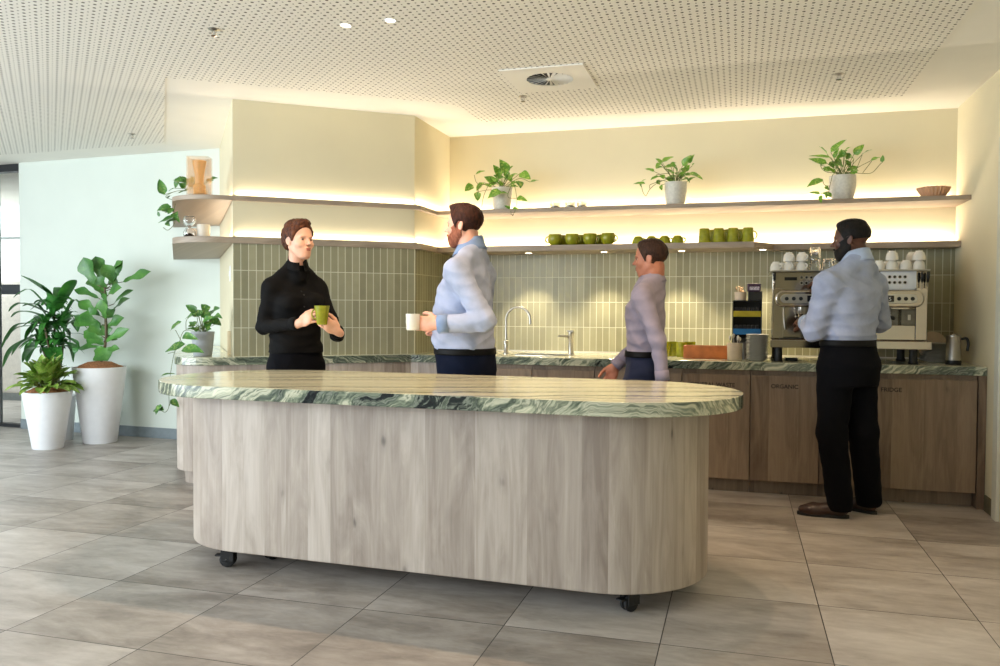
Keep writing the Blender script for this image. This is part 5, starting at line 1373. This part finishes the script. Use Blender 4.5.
    for (x, z, wd, hh) in ((.372, -.224, .078, .015), (.366, -.262, .066, .019)):
        p = c + A @ (np.array((x, 0, z)) * H) - off; lm.sphere((0, 0, 0), (.026 * H, wd * H, hh * H), 14, 8, Matrix.Translation(p) @ RR)
    lm.build('lips', P['lips'], e, smooth='all')
    P['hairf'](c, A, H, e, off)
    return e

# ---------------- woman
MT['eyew'] = flat('eye_white', (176, 160, 150), .35, .01)
Yw = 4.5
def w_(x, y, Y): return W3(aty(x, y, Y))
wf = (.80, -.60)
hc = w_(299, 241, 4.48); hA = head_frame((.92, -.39), .04)
nb = w_(297, 266, 4.52); o = (nb[0] - .02, nb[1] + .02)
zsh = w_(297, 287, 4.5)[2]; l_ = np.array((.60, .80, 0)); f_ = np.array((.80, -.60, 0))
O = np.array((o[0], o[1], 0))
zbelt = w_(300, 347, 4.5)[2]
skinW = skinm('fair_skin_woman', (226, 170, 142), (238, 188, 160))
blk = cloth('black_shirt_cloth', (13, 12, 12), rough=.8, sheen=0)
blk2 = cloth('black_trouser_cloth', (10, 10, 15), rough=.9, sheen=0)
sec = [(zbelt - .06, 0, .125, .165), (zbelt, 0, .118, .155), (zbelt + .10, 0, .112, .15), (zbelt + .22, .005, .12, .165), (zbelt + .32, 0, .122, .175), (zsh - .05, -.005, .10, .160), (zsh + .0, -.01, .078, .12), (zsh + .045, -.01, .05, .06)]
hair_w = hairm('auburn_brown_hair', (52, 30, 22), (112, 66, 42)); 
def hairw(c, A, H, e, off):
    L = lambda x, y, z: c + A @ (np.array((x, y, z)) * H)
    def ex(g):
        g.ell(L(.20, -.02, .44), np.array((.17, .20, .10)) * H, A, k=.02); g.ell(L(-.1, 0, .40), np.array((.30, .27, .16)) * H, A, k=.02); g.ell(L(-.28, 0, .06), np.array((.25, .29, .32)) * H, A, k=.02)
    hair_from(c, A, H, .010, hair_w, e, off, (.25, .22, .86, -.51), (.0, -.06, .35, -.94), ex, lump=.0022)
CupW = w_(322, 315, 4.19)
wR = w_(300, 323, 4.22); wL = w_(337, 331, 4.30)
Pw = dict(f=wf, o=o, hc=hc, hA=hA, H=.242, male=False, nobelt=True, hem=.03, lips=flat('rose_lips', (176, 96, 84), .45), neck=nb, torso=sec, belt=zbelt, hipw=.17, hcx=0, hipz=zbelt - .13,
    sR=O - l_ * .158 + np.array((0, 0, zsh - .008)), sL=O + l_ * .150 + np.array((0, 0, zsh - .010)),
    eR=w_(263, 327, 4.40), eL=w_(337, 335, 4.60), wR=wR, wL=wL, arm=.038, sleeve=.050, cuff=.93,
    hR=dict(u=(CupW - wR) + f_ * .02 + np.array((0, 0, .03)), n=nv(np.array((.35, .85, -.1))), s=(0, 0, 1), sc=.93, curl=(.55, .8, .5), thumb=.5),
    hL=dict(u=nv((CupW - wL) + np.array((-.02, -.05, .0))), n=nv((-.55, .75, .1)), s=(0, 0, 1), sc=.93, curl=(.5, .9, .6), thumb=.5),
    bust=zbelt + .27, hips=[(zbelt - .22, 0, .125, .175), (zbelt - .12, 0, .125, .178), (zbelt - .04, 0, .12, .162), (zbelt + .015, 0, .12, .157)],
    kneeL=O + l_ * .09 + f_ * .02 + np.array((0, 0, .50)), kneeR=O - l_ * .09 + f_ * .03 + np.array((0, 0, .50)),
    footL=O + l_ * .10 - f_ * .03, footR=O - l_ * .11 - f_ * .02, fdL=(.75, -.4), fdR=(.8, -.75),
    skin=skinW, shirt=blk, trousers=blk2, shoe=flat('black_leather', (20, 18, 18), .35), browm=hairm('brown_brow', (80, 50, 34), (110, 72, 50)), hairf=hairw, thigh=.09, seed=2, colh=.04, button=MT['black'], vx=.0038)
ew = person('person', O, 'person in a black shirt and black trousers holding a green mug in both hands', Pw)
# green mug she holds
e = empty('green_mug', (CupW[0], CupW[1], CupW[2] - .055), .3, 'tapered green mug held in both hands by the person in black', 'mug')
MB().lathe([(0, 0), (.026, 0), (.029, .004), (.043, .108), (.0405, .108), (.027, .010), (0, .008)], 32).build('body', MT['olive'], e, smooth=40)
MB().lathe([(0, .0085), (.0265, .0105), (.0400, .1078), (.0385, .1078), (.025, .013), (0, .012)], 28).build('lining', MT['ceramic'], e, smooth=40)
MB().tube([(-.034 - .024 * math.sin(PI * k / 10), 0, .06 + .028 * math.cos(PI * k / 10)) for k in range(11)], .0045, 8).build('handle', MT['olive'], e, smooth='all')

# ---------------- man in the blue shirt by the island
f_ = np.array((-.995, .10, 0)); l_ = np.array((-f_[1], f_[0], 0))
hc = w_(463.5, 226, 4.50); hA = head_frame((-1, .02), -.02)
nb = w_(472, 251, 4.52); o = np.array((w_(465, 300, 4.5)[0], 4.5)); O = np.array((o[0], o[1], 0))
zbelt = w_(463, 349, 4.5)[2]; zsh = w_(470, 270, 4.5)[2]
blue = cloth('pale_blue_striped_shirt', (164, 174, 200), rough=.75, sheen=.05)
bluec = cloth('pale_blue_collar', (128, 150, 186), rough=.75)
navy = cloth('navy_trouser_cloth', (14, 21, 40), rough=.9, sheen=0)
sec = [(zbelt - .06, -.0, .165, .185), (zbelt, .0, .168, .185), (zbelt + .07, .012, .172, .185), (zbelt + .17, .015, .170, .182), (zbelt + .29, .008, .152, .188), (zbelt + .38, -.005, .135, .19), (zsh - .02, -.03, .108, .17), (zsh + .03, -.04, .075, .10), (zsh + .06, -.04, .055, .065)]
hm1 = hairm('dark_red_brown_hair', (36, 18, 12), (70, 36, 24)); bm1 = hairm('ginger_beard', (122, 68, 48), (168, 106, 80))
def hair1(c, A, H, e, off):
    L = lambda x, y, z: c + A @ (np.array((x, y, z)) * H)
    def ex(g): g.ell(L(.10, 0, .44), np.array((.26, .22, .09)) * H, A, k=.02); g.ell(L(.30, 0, .40), np.array((.07, .14, .05)) * H, A, k=.012)
    hair_from(c, A, H, .008, hm1, e, off, (.20, .18, .93, -.36), (.0, -.10, .40, -.92), ex, lump=.0012)
    beard_from(c, A, H, .005, bm1, e, off)
wL = w_(437.5, 324.5, 4.22); CupM = w_(413, 322, 4.20); wR = w_(447, 331, 4.46)
hip = [(zbelt - .24, -.01, .155, .185), (zbelt - .12, -.015, .165, .19), (zbelt - .03, -.005, .166, .186), (zbelt + .015, .0, .166, .186)]
P1_ = dict(lips=flat('pink_lips', (184, 110, 96), .45), f=f_[:2], o=o, hc=hc, hA=hA, H=.248, neck=nb, torso=sec, belt=zbelt, hipw=.19, hcx=-.01, hipz=zbelt - .14,
    sL=O + l_ * .19 - f_ * .035 + np.array((0, 0, zsh - .02)), sR=O - l_ * .19 - f_ * .035 + np.array((0, 0, zsh - .02)),
    eL=w_(485, 321, 4.26), eR=w_(482, 325, 4.78), wL=wL, wR=wR, arm=.05, sleeve=.068, cuff=.93,
    hL=dict(u=(-.97, -.05, .06), n=(.0, .95, -.05), s=(0, 0, 1), sc=1.05, curl=(.35, .65, .5), thumb=.5),
    hR=dict(u=(-.9, -.35, .05), n=(-.2, -.9, .3), s=(0, 0, 1), sc=1.05, curl=(.6, .8, .6), thumb=.5),
    hips=hip, kneeL=O + l_ * .10 + f_ * .01 + np.array((0, 0, .53)), kneeR=O - l_ * .10 + f_ * .02 + np.array((0, 0, .53)),
    footL=O + l_ * .12 - f_ * .06, footR=O - l_ * .12 - f_ * .03, fdL=(-1, -.12), fdR=(-1, .25),
    skin=skinm('fair_skin_man', (222, 160, 134), (238, 184, 160)), shirt=blue, collar=bluec, trousers=navy, shoe=flat('brown_leather', (66, 42, 30), .35), browm=bm1, hairf=hair1, thigh=.112, seed=5, fold=.0036, colz=.02, colh=.045, vx=.004)
em = person('person', O, 'person with a ginger beard in a pale blue shirt, holding out a white mug', P1_)
e = empty('white_mug', (CupM[0], CupM[1], CupM[2] - .045), 2.6, 'white mug held out by the bearded person in the pale blue shirt', 'mug')
MB().lathe([(0, 0), (.033, 0), (.037, .005), (.040, .09), (.037, .09), (.034, .010), (0, .008)], 32).build('body', MT['ceramic'], e, smooth=40)
MB().tube([(.036 + .024 * math.sin(PI * k / 10), 0, .046 + .026 * math.cos(PI * k / 10)) for k in range(11)], .0045, 8).build('handle', MT['ceramic'], e, smooth='all')

# ---------------- man at the coffee machine
f_ = nv((-.70, .71, 0)); l_ = np.array((-f_[1], f_[0], 0))
hc = w_(850.5, 240.5, 5.28); hA = head_frame((-.96, .28), -.04)
nb = w_(858, 262, 5.26); o = np.array((w_(848, 300, 5.26)[0], 5.26)); O = np.array((o[0], o[1], 0))
zbelt = w_(850, 341, 5.26)[2]; zsh = w_(855, 280, 5.26)[2]
sec = [(zbelt - .06, .0, .135, .175), (zbelt, .0, .13, .168), (zbelt + .10, .0, .138, .18), (zbelt + .22, .0, .148, .205), (zbelt + .30, -.005, .148, .215), (zsh - .04, -.015, .13, .215), (zsh + .01, -.02, .095, .15), (zsh + .05, -.02, .06, .07)]
hm3 = hairm('black_hair', (12, 10, 9), (26, 22, 20))
def hair3(c, A, H, e, off):
    L = lambda x, y, z: c + A @ (np.array((x, y, z)) * H)
    def ex(g): g.ell(L(-.02, 0, .40), np.array((.33, .26, .12)) * H, A, k=.02)
    hair_from(c, A, H, .005, hm3, e, off, (.24, .24, .85, -.52), (-.30, .02, -.10, -1.0), ex, lump=.0006)
    beard_from(c, A, H, .005, hm3, e, off)
wL = w_(806, 322, 5.40); wR = w_(831, 293, 5.60)
P3_ = dict(lips=flat('brown_lips', (92, 50, 42), .45), f=f_[:2], o=o, hc=hc, hA=hA, H=.243, neck=nb, torso=sec, belt=zbelt, hipw=.19, hcx=0, hipz=zbelt - .15,
    sL=O + l_ * .20 - f_ * .02 + np.array((0, 0, zsh - .03)), sR=O - l_ * .20 - f_ * .02 + np.array((0, 0, zsh - .03)),
    eL=w_(814, 331, 5.14), eR=w_(880, 322, 5.55), wL=wL, wR=wR, arm=.052, sleeve=.072, cuff=.86,
    hL=dict(u=(-.35, .9, .15), n=(.5, .3, -.8), s=(-.6, 0, .5), sc=1.03, curl=(.5, .7, .5), thumb=.6),
    hR=dict(u=(-.55, .45, .6), n=(-.4, .6, -.5), s=(-.5, 0, .6), sc=1.03, curl=(.4, .6, .4), thumb=.6),
    hips=[(zbelt - .26, -.015, .135, .175), (zbelt - .14, -.025, .15, .182), (zbelt - .03, -.005, .132, .17), (zbelt + .015, 0, .13, .168)],
    kneeL=O + l_ * .10 + f_ * .0 + np.array((-.01, 0.02, .52)), kneeR=O - l_ * .10 - f_ * .0 + np.array((.03, -.02, .52)),
    footL=W3(Vector((.600, 5.29, 0))), footR=W3(Vector((.785, 5.47, 0))), fdL=(-1, .10), fdR=(-.80, .60),
    skin=skinm('deep_brown_skin', (74, 42, 30), (98, 58, 42)), shirt=cloth('light_blue_shirt', (158, 167, 192), rough=.75), collar=cloth('light_blue_collar', (176, 190, 216), rough=.75), trousers=cloth('dark_navy_trousers', (7, 8, 13), rough=.95, sheen=0), shoe=flat('brown_brogue_leather', (50, 27, 17), .35), browm=hm3, hairf=hair3, thigh=.108, seed=9, fold=.0036, colz=.02, colh=.04, vx=.0042)
e3p = person('person', O, 'person in a light blue shirt and dark trousers working at the coffee machine', P3_)

# ---------------- person walking past the sink
f_ = nv((-1, .03, 0)); l_ = np.array((-f_[1], f_[0], 0))
hc = w_(650, 259, 5.02); hA = head_frame((-1, .05), -.06)
nb = w_(652, 282, 5.03); o = np.array((w_(646, 320, 5.02)[0], 5.02)); O = np.array((o[0], o[1], 0))
zbelt = w_(645, 352, 5.02)[2]; zsh = w_(650, 295, 5.02)[2]
sec = [(zbelt - .06, 0, .115, .16), (zbelt, 0, .112, .155), (zbelt + .10, 0, .112, .16), (zbelt + .20, .005, .118, .175), (zbelt + .28, .005, .115, .18), (zsh - .02, -.01, .095, .16), (zsh + .025, -.015, .07, .10), (zsh + .05, -.015, .052, .06)]
hm4 = hairm('dark_brown_hair', (44, 30, 24), (72, 48, 36))
def hair4(c, A, H, e, off):
    L = lambda x, y, z: c + A @ (np.array((x, y, z)) * H)
    def ex(g): g.ell(L(.0, 0, .40), np.array((.3, .25, .11)) * H, A, k=.02)
    hair_from(c, A, H, .007, hm4, e, off, (.22, .20, .90, -.43), (.0, -.10, .36, -.93), ex, lump=.0012)
P4_ = dict(lips=flat('muted_lips', (140, 82, 70), .45), f=f_[:2], o=o, hc=hc, hA=hA, H=.232, neck=nb, torso=sec, belt=zbelt, hipw=.17, hcx=0, hipz=zbelt - .11,
    sL=O + l_ * .18 + np.array((0, 0, zsh - .01)), sR=O - l_ * .18 + np.array((0, 0, zsh - .01)),
    eL=O + l_ * .22 - f_ * .10 + np.array((0, 0, zsh - .27)), eR=O - l_ * .21 + f_ * .06 + np.array((0, 0, zsh - .28)),
    wL=O + l_ * .22 - f_ * .13 + np.array((0, 0, zsh - .50)), wR=O - l_ * .20 + f_ * .22 + np.array((0, 0, zsh - .45)), arm=.042, sleeve=.054, cuff=.93,
    hL=dict(u=(.1, 0, -1), n=(-.3, .9, 0), s=(-1, 0, 0), curl=(.3, .35, .25), thumb=.5), hR=dict(u=(-.35, .0, -.9), n=(-.3, -.9, 0), s=(-1, 0, 0), curl=(.3, .35, .25), thumb=.5),
    hips=[(zbelt - .20, 0, .12, .165), (zbelt - .10, -.01, .125, .168), (zbelt - .03, 0, .115, .158), (zbelt + .015, 0, .113, .156)],
    kneeL=O + l_ * .08 + f_ * .20 + np.array((0, 0, .48)), kneeR=O - l_ * .08 - f_ * .06 + np.array((0, 0, .45)),
    footL=O + l_ * .08 + f_ * .26, footR=O - l_ * .08 - f_ * .30 + np.array((0, 0, .0)), fdL=(-1, 0), fdR=(-1, .08),
    skin=skinm('medium_skin', (176, 112, 86), (194, 130, 102)), shirt=cloth('grey_lilac_shirt', (150, 142, 158), rough=.8), trousers=cloth('slate_navy_trousers', (34, 40, 62), rough=.85), shoe=flat('dark_leather', (36, 30, 28), .4), browm=hm4, hairf=hair4, thigh=.088, seed=12, vx=.0048, vxc=.0055)
e4p = person('person', O, 'person in a grey lilac shirt and slate trousers walking past the wooden box', P4_)
# ------------------------------------------------------------------ daylight, added front fill and ambient
w = bpy.data.worlds.new('world'); SC.world = w; w.use_nodes = True
bg = w.node_tree.nodes['Background']; bg.inputs[0].default_value = (.80, .90, 1.0, 1); bg.inputs[1].default_value = WORLD
def look(o, target):
    d = Vector(target) - o.location; o.rotation_euler = d.to_track_quat('-Z', 'Y').to_euler()
a1 = area('daylight_window_light', (-7.6, .6, 1.5), (0, 0, 0), 5.0, 2.4, DAY1, (.80, .91, 1.0)); look(a1, (-2.6, 4.4, .8))
a2 = area('front_fill_light', (-4.4, -1.6, 1.6), (0, 0, 0), 3.6, 2.0, FRONT_FILL, (.84, .93, 1.0)); look(a2, (-2.4, 3.6, .5))  # added fill light inside the room for island and floor; no window stands here
a3 = area('next_room_light', (-10.5, 8.4, 2.6), (0, 0, 0), 3, 1.2, DAY3, (.9, .96, 1.0)); look(a3, (-10.0, 9.2, 0))
try:
    SC.cycles.use_denoising = True; SC.cycles.max_bounces = 7; SC.cycles.diffuse_bounces = 4; SC.cycles.glossy_bounces = 4; SC.cycles.transmission_bounces = 7; SC.cycles.caustics_reflective = False; SC.cycles.caustics_refractive = False
    SC.cycles.sample_clamp_indirect = 6.0
except Exception: pass
